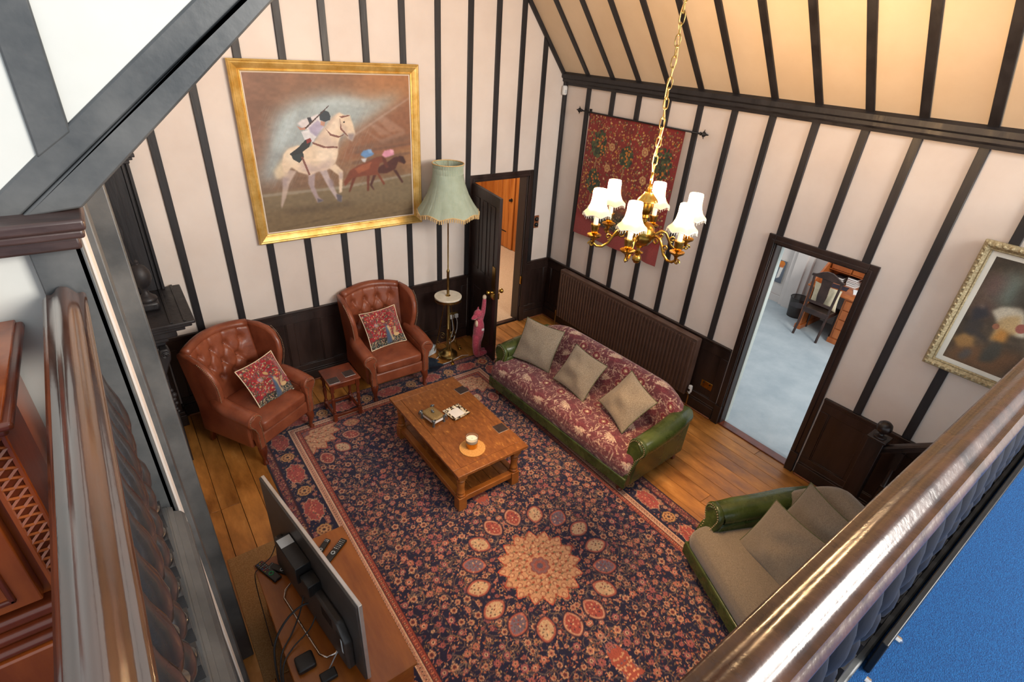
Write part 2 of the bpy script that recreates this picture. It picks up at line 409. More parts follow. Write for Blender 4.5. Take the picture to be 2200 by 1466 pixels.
cor = [(.0,3.275),(-.03,3.275),(-.036,3.30),(-.062,3.318),(-.062,3.345),(-.085,3.36),(-.085,3.40),(-.05,3.43),(0,3.43)]
part('eaves_beam', MB().add([(a,0,b) for a,b in cor]+[(a,-6.2,b) for a,b in cor], [tuple(range(9)), tuple(reversed(range(9,18)))]+[(i,(i+1)%9,9+(i+1)%9,9+i) for i in range(9)]), 'timber', wb, smooth=0)
# roof slopes with rafters
def slope(name, xa, xb, y0, y1, lab):
    # plane from the eaves (xa) to the ridge (xb)
    n = Vector((-(RZ-EH), 0, xb-xa)).normalized(); n = n if n.z > 0 else -n
    V = []
    for t in (0, .14):
        for (x, z) in ((xa,EH),(xb,RZ)):
            for y in (y0,y1): V.append((x+n.x*t, y, z+n.z*t))
    me = MB().add(V, [(0,1,3,2),(4,6,7,5),(0,2,6,4),(1,5,7,3),(0,4,5,1),(2,3,7,6)])
    return structure(name, me, 'plaster_ceiling', lab, smooth=0), n
cr_, nR = slope('ceiling', 0, RX, 0, -6.2, 'steep cream plaster ceiling slope with black rafters')
# left slope, out of sight: plaster bands round an opening added for daylight
nL = Vector((-(RZ-EH), 0, RX-WL)).normalized()
def at(t, y, d): return (WL+(RX-WL)*t+nL.x*d, y, EH+(RZ-EH)*t+nL.z*d)
m_ = MB()
for (t0,t1,ya,yb) in ((0,.22,0,-3.69),(.84,1,0,-3.69),(.22,.84,0,-.35),(.22,.84,-3.34,-3.69)):
    V = [at(t,y,d) for d in (0,.14) for t in (t0,t1) for y in (ya,yb)]
    m_.add(V, [(0,1,3,2),(4,6,7,5),(0,2,6,4),(1,5,7,3),(0,4,5,1),(2,3,7,6)])
cl_ = structure('ceiling', m_, 'plaster', 'unseen left plaster ceiling slope with a wide opening added for daylight', smooth=0)
def rafter(par, xa, xb, n, y):
    V = []
    for t in (.012, -.028):
        for (x, z) in ((xa,EH+.02),(xb,RZ)):
            for yy in (y-SW/2, y+SW/2): V.append((x+n.x*t, yy, z+n.z*t))
    part('rafter', MB().add(V, [(0,1,3,2),(4,6,7,5),(0,2,6,4),(1,5,7,3),(0,4,5,1),(2,3,7,6)]), 'timber', par, bevel=.003, seg=1)
for y in SY: rafter(cr_, 0, RX, nR, y)
for y in (-.35,-1.35,-2.35,-3.34): rafter(cl_, WL, RX, nL, y)
# dado panelling: f(t, d, z) maps along-wall, out-of-wall, height to the room
def dado(wall, f, segs, pwid=.40, skirt=.16):
    def bx(m_, t0, t1, d0, d1, z0, z1):
        P = [f(t,d,z) for z in (z0,z1) for t,d in ((t0,d0),(t1,d0),(t1,d1),(t0,d1))]
        m_.add(P, [(3,2,1,0),(4,5,6,7),(0,1,5,4),(1,2,6,5),(2,3,7,6),(3,0,4,7)])
    for a, b in segs:
        part('dado_rail', (lambda m_: (bx(m_,a,b,0,.034,DADO-.022,DADO), bx(m_,a,b,0,.022,DADO-.05,DADO-.022), m_)[2])(MB()), 'wainscot', wall, bevel=.004)
        part('skirting_board', (lambda m_: (bx(m_,a,b,0,.030,0,skirt-.02), bx(m_,a,b,0,.02,skirt-.02,skirt), m_)[2])(MB()), 'wainscot', wall, bevel=.004)
        fr = MB(); bx(fr,a,b,0,.016,DADO-.15,DADO-.05); bx(fr,a,b,0,.016,skirt,skirt+.07)
        n = max(1, round((b-a)/pwid)); st = .085; wd = ((b-a)-st*(n+1))/n
        for i in range(n+1):
            t0 = a+i*(wd+st); bx(fr,t0,t0+st,0,.016,skirt+.07,DADO-.15)
        part('panel_frame', fr, 'wainscot', wall, bevel=.003, seg=1)
        for i in range(n):
            t0 = a+st+i*(wd+st); p = MB(); bx(p,t0,t0+wd,0,.004,skirt+.07,DADO-.15)
            bx(p,t0+.0,t0+.012,.002,.011,skirt+.07,DADO-.15); bx(p,t0+wd-.012,t0+wd,.002,.011,skirt+.07,DADO-.15)
            bx(p,t0,t0+wd,.002,.011,skirt+.07,skirt+.082)
            part('panel', p, 'wainscot', wall, bevel=.002, seg=1)
dado(wa, lambda t,d,z: (t,-d,z), [(-4.98,-1.44),(-.43,0)], .39)
dado(wb, lambda t,d,z: (-d,t,z), [(-3.155,-.02),(-8,-4.18)], .42)
# quarter beads along the floor
M('bead', (120,66,36), (150,90,52), scale=8, rough=.5)
part('floor_bead', MB().box(-.048,-.03,-3.15,-.03,0,.018), 'bead', wb, bevel=.006)
part('floor_bead', MB().box(-.048,-.03,-8,-4.19,0,.018), 'bead', wb, bevel=.006)
part('floor_bead', MB().box(-4.95,-1.45,-.048,-.03,0,.018), 'bead', wa, bevel=.006)
part('floor_bead', MB().box(-.42,-.03,-.048,-.03,0,.018), 'bead', wa, bevel=.006)

# ------------------------------------------------------------------ doorway in the back wall, with its open leaf
def frame_mb(f, a, b, top, wd, pr):
    m_ = MB()
    def bx(t0,t1,d0,d1,z0,z1):
        P = [f(t,d,z) for z in (z0,z1) for t,d in ((t0,d0),(t1,d0),(t1,d1),(t0,d1))]
        m_.add(P, [(3,2,1,0),(4,5,6,7),(0,1,5,4),(1,2,6,5),(2,3,7,6),(3,0,4,7)])
    bx(a-wd,a,0,pr,0,top+wd); bx(b,b+wd,0,pr,0,top+wd); bx(a,b,0,pr,top,top+wd)
    bx(a-wd*.45,a,0,pr+.014,0,top+wd*.45); bx(b,b+wd*.45,0,pr+.014,0,top+wd*.45); bx(a,b,0,pr+.014,top,top+wd*.45)
    bx(a-wd,a+.004,0,pr+.02,0,.24); bx(b-.004,b+wd,0,pr+.02,0,.24)
    bx(a-.002,a+.022,-.16,.0,0,top); bx(b-.022,b+.002,-.16,.0,0,top); bx(a,b,-.16,0,top-.022,top)
    return m_
d1 = structure('door_1', frame_mb(lambda t,d,z: (t,-d,z), D1[0], D1[1], D1[2], .07, .022), 'wainscot', 'black door frame in the back wall', bevel=.004, smooth=0)
leaf = part('door_leaf', MB().box(0,.765,-.02,.02,.012,2.165), 'wainscot', d1, bevel=.003, loc=(D1[0]-.02,-.035,0), rot=(0,0,radians(-98.5)))
def lp(x0,x1,z0,z1):
    m_ = MB()
    for s in (-1,1):
        m_.box(x0,x1,s*.020,s*.0215,z0,z1)
        for q in ((x0,x0+.014,z0,z1),(x1-.014,x1,z0,z1),(x0,x1,z0,z0+.014),(x0,x1,z1-.014,z1)): m_.box(q[0],q[1],min(s*.0195,s*.027),max(s*.0195,s*.027),q[2],q[3])
    return m_
for x0,x1,z0,z1 in ((.1,.235,1.12,2.04),(.315,.45,1.12,2.04),(.53,.665,1.12,2.04),(.1,.34,.2,.86),(.425,.665,.2,.86)):
    part('door_panel', lp(x0,x1,z0,z1), 'wainscot', leaf, bevel=.002, seg=1)
for s in (-1,1):
    part('door_knob', MB().lathe([(.0,.0),(.014,.0),(.012,.03),(.012,.04),(.026,.055),(.032,.072),(.026,.088),(0,.094)], 14, (.705,s*.02,.99), Matrix.Rotation(-s*pi/2,3,'X')), 'brass', leaf)
    part('finger_plate', MB().box(.655,.735,min(s*.02,s*.026),max(s*.02,s*.026),1.02,1.32), 'brass', leaf, bevel=.002)
    part('lock_case', MB().box(.655,.755,min(s*.02,s*.042),max(s*.02,s*.042),.90,.985), 'brass', leaf, bevel=.004)
part('hinge', MB().box(D1[1]-.03,D1[1]-.004,-.04,-.012,.62,.74), 'brass', d1, bevel=.003)

# doorway in the right wall
d2 = structure('door_2', frame_mb(lambda t,d,z: (-d,t,z), D2[0], D2[1], D2[2], .075, .024), 'wainscot', 'black door frame opening to the blue carpeted study', bevel=.004, smooth=0)
M('pale_green', (206,216,208), (214,222,214), rough=.6)
part('door_lining', MB().box(.10,.16,D2[1]-.028,D2[1]-.0215,0,D2[2]-.02), 'pale_green', d2)
part('threshold', MB().box(-.01,.1,D2[0],D2[1],-.01,.014), 'mahogany', d2, bevel=.006)
part('threshold', MB().box(D1[0],D1[1],.03,.1,-.01,.01), 'wainscot', d1, bevel=.004)

# ------------------------------------------------------------------ study beyond the right wall
M('study_wall', (206,200,196), (214,208,204), scale=2, rough=.9)
structure('floor_study', MB().box(.1,5.2,-6,.15,-.1,.004), 'carpet_grey', 'pale blue grey carpet of the study')
structure('wall_study_far', MB().box(3.96,4.1,-6,.15,0,2.5), 'study_wall', 'plain wall of the study', smooth=0)
structure('wall_study_side', MB().box(.15,3.95,.0,.12,0,2.5), 'study_wall', 'side wall of the study', smooth=0)
part('pipe_boxing', MB().box(3.84,3.95,-2.02,-1.84,0,2.5).box(3.88,3.95,-2.1,-1.76,0,2.5), 'study_wall', bpy.data.objects['wall_study_far'], bevel=.006)
part('skirting_board', MB().box(3.925,3.95,-6,0,0,.12), 'study_wall', bpy.data.objects['wall_study_far'], bevel=.004)
# ------------------------------------------------------------------ landing beyond the back wall
structure('floor_landing', MB().box(-2.4,1.25,.1,4.6,-.1,.004), 'carpet_beige', 'beige carpet beyond the open door')
pin = structure('wall_landing', MB().box(1.25,1.35,.15,4.6,0,2.6), 'pine', 'honey pine boarded wall beyond the open door', smooth=0)
y = .2
while y < 4.5:
    part('board', MB().box(1.232,1.252,y,y+.118,0,2.6), 'pine', pin, bevel=.005, seg=1); y += .122
structure('wall_landing_end', MB().box(-2.4,1.3,4.5,4.6,0,2.6), 'pine', 'end wall of the landing', smooth=0)
structure('wall_landing_side', MB().box(-2.5,-2.4,.15,4.6,0,2.6), 'plaster', 'side wall of the landing', smooth=0)
structure('ceiling_landing', MB().box(-2.4,1.3,.15,4.6,2.6,2.7), 'plaster', 'landing ceiling', smooth=0)
pd = structure('door_3', MB().box(1.205,1.228,2.52,3.34,.02,2.02), 'pine', 'ledged pine door with black strap hinges')
for i in range(6): part('board', MB().box(1.196,1.212,2.525+i*.136,2.525+i*.136+.131,.02,2.02), 'pine', pd, bevel=.004, seg=1)
for z in (.35,1.72): part('strap_hinge', MB().prism([(3.34,z-.05),(3.30,z-.05),(3.24,z-.018),(2.72,z-.008),(2.70,z),(2.72,z+.008),(3.24,z+.018),(3.30,z+.05),(3.34,z+.05)],1.186,1.197,'x'), 'iron', pd)
part('door_knob', MB().lathe([(0,0),(.035,0),(.035,.008),(.012,.012),(.012,.03),(.028,.045),(.02,.06),(0,.065)],14,(1.197,2.585,1.02),Matrix.Rotation(-pi/2,3,'Y')), 'iron', pd)
tag(part('wall_socket', MB().box(1.222,1.232,2.2,2.36,.36,.46), 'white_plastic', bevel=.004), 'white double socket on the pine boards past the open door', 'socket')
pl = bpy.data.lights.new('landing_lamp','POINT'); pl.energy = 75; pl.color = (1,.90,.76); pl.shadow_soft_size = .12
plo = bpy.data.objects.new('landing_lamp', pl); COL.objects.link(plo); plo.location = (-.6,2.2,2.3)
# ------------------------------------------------------------------ gallery: floor, balustrades, post and brace
GZ = 2.17                         # gallery floor
RT = 3.075                        # top of the handrails
gf = structure('floor_gallery', MB().box(-8,.0,-9,-5.56,GZ-.14,GZ-.01).box(-8,-5.2,-5.56,-3.81,GZ-.14,GZ-.01), 'timber', 'gallery floor')
part('carpet', MB().box(-8,.0,-9,-5.558,GZ-.012,GZ).box(-8,-5.22,-5.558,-3.82,GZ-.012,GZ), 'carpet_blue', gf, label='bright blue gallery carpet')
rail_prof = [(-.0475,-.030),(-.0475,-.016),(-.040,-.010),(-.036,-.004),(-.026,-.006),(-.018,.000),(-.010,.010),(0,.014),(.011,.011),(.020,.001),(.027,-.010),(.034,-.013),(.0415,-.012),(.0475,-.018),(.0475,-.030),(.036,-.040),(.030,-.052),(-.030,-.052),(-.036,-.040)]
def rail_mesh(L):
    m_ = MB(); n = len(rail_prof); K = 30; P = []
    for i in range(K+1): P.append([(a, -L*i/K, b-.014) for a,b in rail_prof])
    m_.grid(P, cu=True); m_.add([(a,0,b-.014) for a,b in rail_prof],[tuple(range(n))]); m_.add([(a,-L,b-.014) for a,b in rail_prof],[tuple(reversed(range(n)))])
    return m_
bal_prof = [(.030,.060),(.034,.066),(.030,.075),(.018,.085),(.016,.095),(.024,.105),(.026,.112),(.020,.122),(.024,.140),(.036,.175),(.041,.215),(.038,.255),(.026,.300),(.022,.312),(.030,.320),(.032,.328),(.024,.338),(.022,.350),(.034,.385),(.041,.425),(.042,.460),(.036,.520),(.027,.580),(.020,.640),(.017,.680),(.024,.690),(.026,.698),(.018,.708),(.018,.722)]
bal_me = MB().lathe([(r*1.06 if r > .03 else r*.9, z) for r,z in bal_prof], 24).mesh('baluster','baluster_wood')
blk_me = MB().box(-.038,.038,-.038,.038,0,.06).mesh('block','baluster_wood'); top_me = MB().box(-.03,.03,-.03,.03,.72,.80).mesh('top_block','baluster_wood')
def balustrade(name, lab, x0, y0, x1, y1, railmat, npos, bm, km, tm):
    t = thing(name, lab, 'balustrade', (x0,y0,GZ), math.atan2(y1-y0,x1-x0)+pi/2)
    L = math.hypot(x1-x0,y1-y0)
    h = part('handrail', rail_mesh(L), railmat, t, smooth=60, loc=(0,0,RT-GZ))
    part('base_rail', MB().box(-.055,.05,-L,0,0,.035), 'timber_sheen', t, bevel=.006)
    fp = [(.05,.03),(.064,.02),(.064,0),(.085,-.012),(.094,-.03),(.085,-.052),(.074,-.06),(.095,-.075),(.098,-.10),(.05,-.13)]
    m_ = MB(); n = len(fp); m_.add([(a,0,b) for a,b in fp]+[(a,-L,b) for a,b in fp],[tuple(range(n)),tuple(reversed(range(n,2*n)))]+[(i,(i+1)%n,n+(i+1)%n,n+i) for i in range(n)])
    part('string_moulding', m_, 'timber_sheen', t, smooth=30)
    for p in npos:
        link('baluster', bm, t, (0,-p,.036)); link('baluster_block', km, t, (0,-p,.036)); link('top_block', tm, t, (0,-p,.036))
    return t
balustrade('balustrade', 'dark turned balustrade running away on the left, ending at the timber post', -5.174, -3.85, -5.132, -5.455, 'rail_wood', [.07+.121*i for i in range(13)], bal_me, blk_me, top_me)
# the right hand run: local -y runs from the corner towards the right wall, hall on its left
b2 = balustrade('balustrade', 'dark balustrade with scuffed shiny handrail above the blue carpet', -5.07, -5.517, -.06, -5.517, 'rail_wood_x', [.09+.121*i for i in range(40)], *[(lambda m_: (m_.materials.clear(), m_.materials.append(MATS['timber']), m_)[2])(q.copy()) for q in (bal_me, blk_me, top_me)])
part('newel_post', MB().box(-5.19,-5.075,-5.575,-5.46,GZ-.16,RT+.12).lathe([(.03,0),(.055,.05),(.06,.09),(.04,.14),(0,.16)],16,(-5.132,-5.517,RT+.12)), 'timber_sheen', None, bevel=.005)
tag(bpy.data.objects['newel_post'], 'dark square gallery newel below the camera where both handrails meet', 'newel post')
tag(part('black_board', MB().box(-3.55,-.5,-5.598,-5.580,GZ,GZ+.14), 'black_plastic', bevel=.003), 'flat black board standing along the edge of the blue carpet', 'board')
for i,(x,z) in enumerate(((-3.42,.06),(-3.62,.05))):
    tag(part('wall_stud', MB().lathe([(.012,0),(.012,.012),(.006,.018),(0,.02)],10,(x,-5.599,GZ+z),Matrix.Rotation(pi/2,3,'X')), 'chrome'), ['small metal stud on the black board above the blue carpet','small metal stud beside the end of the black board'][i], 'stud')
# end wall of the left gallery with the post and the raking brace
YW = -3.81
UP = lambda x: 3.329+.856*(x+5.219); MID = lambda x: 3.278+.839*(x+5.181); LO = lambda x: 3.277+.906*(x+5.066)
wg = structure('wall_gallery', MB().prism([(-8,GZ-.02),(-5.2,GZ-.02),(-5.2,UP(-5.2)),(-3.2,UP(-3.2)),(-3.2,5.2),(-8,5.2)], YW, YW+.10), 'plaster_gallery', 'white plaster spandrel above the dark raking brace', smooth=0)
part('brace', MB().prism([(-5.38,UP(-5.38)),(-3.2,UP(-3.2)),(-3.2,MID(-3.2)),(-5.38,MID(-5.38))], YW-.008, YW+.08), 'timber_sheen', wg, bevel=.006)
part('brace', MB().prism([(-5.2,MID(-5.2)),(-3.2,MID(-3.2)),(-3.2,LO(-3.2)),(-5.07,LO(-5.07))], YW-.022, YW+.06), 'timber_sheen', wg, bevel=.006)
part('stud', MB().prism([(-5.125,3.40),(-5.042,3.46),(-5.02,5.2),(-5.095,5.2)], YW-.01, YW+.02), 'timber_sheen', wg, bevel=.005)
part('post', MB().box(-5.212,-5.10,YW-.03,YW+.1,0,3.20).box(-5.118,-5.096,YW-.03,YW+.1,0,3.2), 'timber_sheen', wg, bevel=.004)
part('capital', MB().box(-5.55,-5.072,YW-.11,YW+.06,3.238,3.268).box(-5.55,-5.08,YW-.10,YW+.06,3.215,3.24).box(-5.55,-5.095,YW-.075,YW+.06,3.18,3.217), 'capital_wood', wg, bevel=.008, seg=3)
# posts on the hall side of the left wall
part('stud', MB().box(WL-.01,WL+.019,-3.66,-3.50,0,EH), 'timber_sheen', wc, bevel=.004)
part('post', MB().box(WL-.01,WL+.072,-3.06,-2.86,0,EH), 'timber_sheen', wc, bevel=.006)
for y in (-2.45,-2.0,-1.55): part('stud', MB().box(WL-.01,WL+.02,y-.04,y+.04,0,EH), 'timber_sheen', wc, bevel=.003)

# ------------------------------------------------------------------ carved chimneypiece by the back wall
ch = thing('chimneypiece', 'dark carved oak chimneypiece with moulded shelf and scroll bracket beside the left armchair', 'fireplace', (WL,-.46,0))
def chp(name, m_, bev=.004, mat='timber', par=None): 
    return part(name, m_, mat, par or ch, bevel=bev)
def cb(m_, x0,x1,y0,y1,z0,z1): return m_.box(x0-WL,x1-WL,y0+.46,y1+.46,z0,z1)
sh = MB(); cb(sh,WL,-4.718,-.883,-.025,1.468,1.496); cb(sh,WL,-4.745,-.865,-.025,1.44,1.47); cb(sh,WL,-4.80,-.84,-.025,1.405,1.442); chp('shelf', sh, .008)
mo = MB(); cb(mo,WL,-4.868,-.80,-.025,1.335,1.41); cb(mo,WL,-4.94,-.77,-.025,1.29,1.34); cb(mo,WL,-4.965,-.74,-.025,1.25,1.295); chp('frieze_moulding', mo, .01)
for x in (-4.90,-4.80): s_ = MB(); cb(s_,x,x+.02,-.86,-.03,1.496,1.506); chp('shelf_bead', s_, .002)
jb = MB(); cb(jb,WL,-5.03,-.80,-.05,0,1.26); chp('jamb', jb)
sc = [(-5.03,1.25),(-4.965,1.25),(-4.955,1.20),(-4.965,1.14),(-5.0,1.07),(-5.03,1.0),(-5.025,.96),(-5.035,.92),(-5.06,.91),(-5.085,.93)]
chp('scroll_bracket', MB().prism([(a-WL,b) for a,b in sc], -.36, -.26), .012)
sp = [((-4.998+.030*(1-i/26)*cos(i*.55))-WL, -.366, 1.195+.030*(1-i/26)*sin(i*.55)) for i in range(24)]
chp('bracket_spiral', MB().tube(sp, .006, 6), 0)
chp('bracket_spiral', MB().tube([((-5.052+.017*(1-i/26)*cos(i*.6))-WL,-.366,.945+.017*(1-i/26)*sin(i*.6)) for i in range(22)], .004, 6), 0)
for i,(z,r) in enumerate(((.84,.020),(.79,.026),(.745,.024),(.70,.018),(.64,.016),(.61,.012))):
    chp('carved_fruit', MB().sphere((.055+.01*(i%2),-.36,z), r, 10, 6), 0)
pj = MB(); cb(pj,WL,-4.995,-.17,-.02,0,1.3); chp('pilaster', pj, .004, 'wainscot')
pq = MB(); cb(pq,WL,-4.972,-.20,-.02,0,.13); cb(pq,WL,-4.982,-.19,-.02,.13,.17); chp('plinth', pq, .004, 'wainscot')
om = MB(); cb(om,WL,-4.90,-.085,-.02,1.496,2.66); chp('overmantel_panel', om)
for x0,x1,d in ((-4.90,-4.878,.10),(-4.878,-4.866,.085),(-4.866,-4.842,.11)): s_ = MB(); cb(s_,x0,x1,-d,-.02,1.506,2.66); chp('overmantel_stile', s_, .003)
oc = MB(); cb(oc,WL,-4.79,-.16,-.02,2.70,2.73); cb(oc,WL,-4.81,-.14,-.02,2.675,2.70); cb(oc,WL,-4.835,-.12,-.02,2.645,2.676); chp('overmantel_cornice', oc, .006)
con = [(-5.09,1.50),(-5.0,1.50),(-5.005,1.60),(-5.025,1.72),(-5.005,1.80),(-5.03,1.88),(-5.035,2.05),(-5.02,2.15),(-5.04,2.22),(-5.045,2.6),(-5.09,2.6)]
chp('carved_console', MB().prism([(a-WL,b) for a,b in con], .16, .21), .006)
pdst = MB(); cb(pdst,-5.078,-4.925,-.55,-.40,1.496,1.575); chp('finial_pedestal', pdst, .02)
chp('ball_finial', MB().lathe([(.072,1.575),(.076,1.59),(.070,1.605),(.050,1.62),(.030,1.64),(.022,1.665),(.026,1.69),(.03,1.70),(.055,1.725),(.073,1.765),(.078,1.80),(.073,1.84),(.052,1.882),(.028,1.90),(.016,1.905),(.013,1.92),(.018,1.93),(.008,1.945),(0,1.95)],24,(-5.0-WL,-.47+.46,0)), 0)

# ------------------------------------------------------------------ mahogany cabinet on the left gallery
ck = thing('side_cabinet', 'glossy mahogany cabinet with fretwork corners behind the left handrail', 'cabinet', (-5.72,-4.06,GZ))
part('body', MB().box(-.40,.385,-.20,.24,.25,.76), 'clock_wood', ck, bevel=.004)
part('plinth', MB().box(-.42,.43,-.29,.24,0,.16), 'clock_wood', ck, bevel=.006)
part('base_moulding', MB().box(-.415,.425,-.28,.24,.16,.185).box(-.41,.412,-.262,.24,.185,.215).box(-.40,.40,-.245,.24,.215,.25), 'mahogany', ck, bevel=.011, seg=3)
dr = part('door', MB().box(-.33,.33,-.238,-.20,.27,.745), 'clock_wood', ck, bevel=.004)
part('door_moulding', MB().box(.275,.288,-.246,-.23,.30,.72).box(-.288,-.275,-.246,-.23,.30,.72).box(-.288,.288,-.246,-.23,.30,.313).box(-.288,.288,-.246,-.23,.707,.72), 'mahogany', dr, bevel=.004)
part('door_panel', MB().box(-.26,.26,-.250,-.232,.325,.695), 'clock_wood', dr, bevel=.008, seg=3)
for s in (-1,1):
    q = part('canted_corner', MB().prism([(s*.358,-.236),(s*.40,-.205),(s*.40,.0),(s*.358,.0)],.25,.76,'z'), 'mahogany', ck)
    m_ = MB()
    for i in range(8):
        z = .28+i*.058
        for (a,b) in (((0,0),(1,.029)),((1,.029),(0,.058)),((0,.029),(1,.0)),((0,.029),(1,.058))):
            m_.tube([(s*(.360+.038*a[0]), -.239+.030*a[0], z+a[1]),(s*(.360+.038*b[0]), -.239+.030*b[0], z+b[1])], .0042, 4)
    m_.tube([(s*.359,-.239,.26),(s*.359,-.239,.75)],.006,5); m_.tube([(s*.40,-.208,.26),(s*.40,-.208,.75)],.006,5)
    part('fretwork', m_, 'clock_wood', q)
part('top_moulding', MB().box(-.42,.405,-.245,.24,.76,.775).box(-.435,.425,-.265,.24,.775,.795).box(-.445,.44,-.28,.24,.795,.815), 'mahogany', ck, bevel=.010, seg=3)
part('top', MB().box(-.43,.425,-.265,.24,.812,.822), 'clock_wood', ck, bevel=.003)
bxx = thing('keepsake_box', 'dark moulded wooden box on top of the mahogany cabinet at the left edge', 'box', (-5.60,-3.93,GZ+.8225))
part('body', MB().box(-.22,.20,-.10,.10,0,.085), 'mahogany', bxx, bevel=.004); part('lid', MB().box(-.24,.22,-.12,.11,.085,.10).box(-.23,.21,-.11,.105,.10,.115), 'dark_chair', bxx, bevel=.006, seg=3)
# ------------------------------------------------------------------ furniture helpers
def sq(v, e): return np.sign(v)*np.abs(v)**e
def superbox(a, b, c, e1=.25, e2=.25, n=36, k=24, cz=0, dome=0):
    th = np.linspace(-pi/2, pi/2, k)[:,None]; ph = np.linspace(-pi, pi, n, endpoint=False)[None]
    X = a*sq(np.cos(th),e1)*sq(np.cos(ph),e2); Y = b*sq(np.cos(th),e1)*sq(np.sin(ph),e2); Z = c*sq(np.sin(th),e1)+0*ph
    Z = Z+dome*np.clip(Z/c,0,1)*np.clip(1-(X/a)**2,0,1)*np.clip(1-(Y/b)**2,0,1)
    return np.stack([X,Y,Z+cz],-1)
def pillow(w, h, t, n=40, crumple=0, seed=1, belly=.6):
    u = np.linspace(-1,1,n); U,V = np.meshgrid(u,u)
    # pinched edges leave pointed corners
    X = U*w/2*(1-.07*(1-V**2)); Y = V*h/2*(1-.07*(1-U**2))
    B = (np.clip(1-U**2,0,1)*np.clip(1-V**2,0,1))**belly*t/2
    N = (hull_noise(n,n,(4,4),seed)-.5)*crumple
    return np.stack([X,Y,B+N*B/t*2+.001],-1), np.stack([X,Y,-B-.001],-1)
def place_cushion(o, loc, face, up=(0,0,1), spin=0):
    f = Vector(face).normalized(); u_ = Vector(up); r_ = u_.cross(f).normalized(); u_ = f.cross(r_)
    m_ = Matrix((r_,u_,f)).transposed().to_4x4() @ Matrix.Rotation(spin,4,'Z'); m_.translation = Vector(loc); o.matrix_world = m_; return o
def nails(pts, r=.0055): 
    m_ = MB()
    for p in pts: m_.sphere(p, r, 6, 4)
    return m_
def resample(pts, step):
    P = [Vector(p) for p in pts]; out = [P[0]]; acc = 0
    for a,b in zip(P[:-1],P[1:]):
        L = (b-a).length; t = step-acc
        while t <= L: out.append(a.lerp(b,t/L)); t += step
        acc = (acc+L) % step
    return out

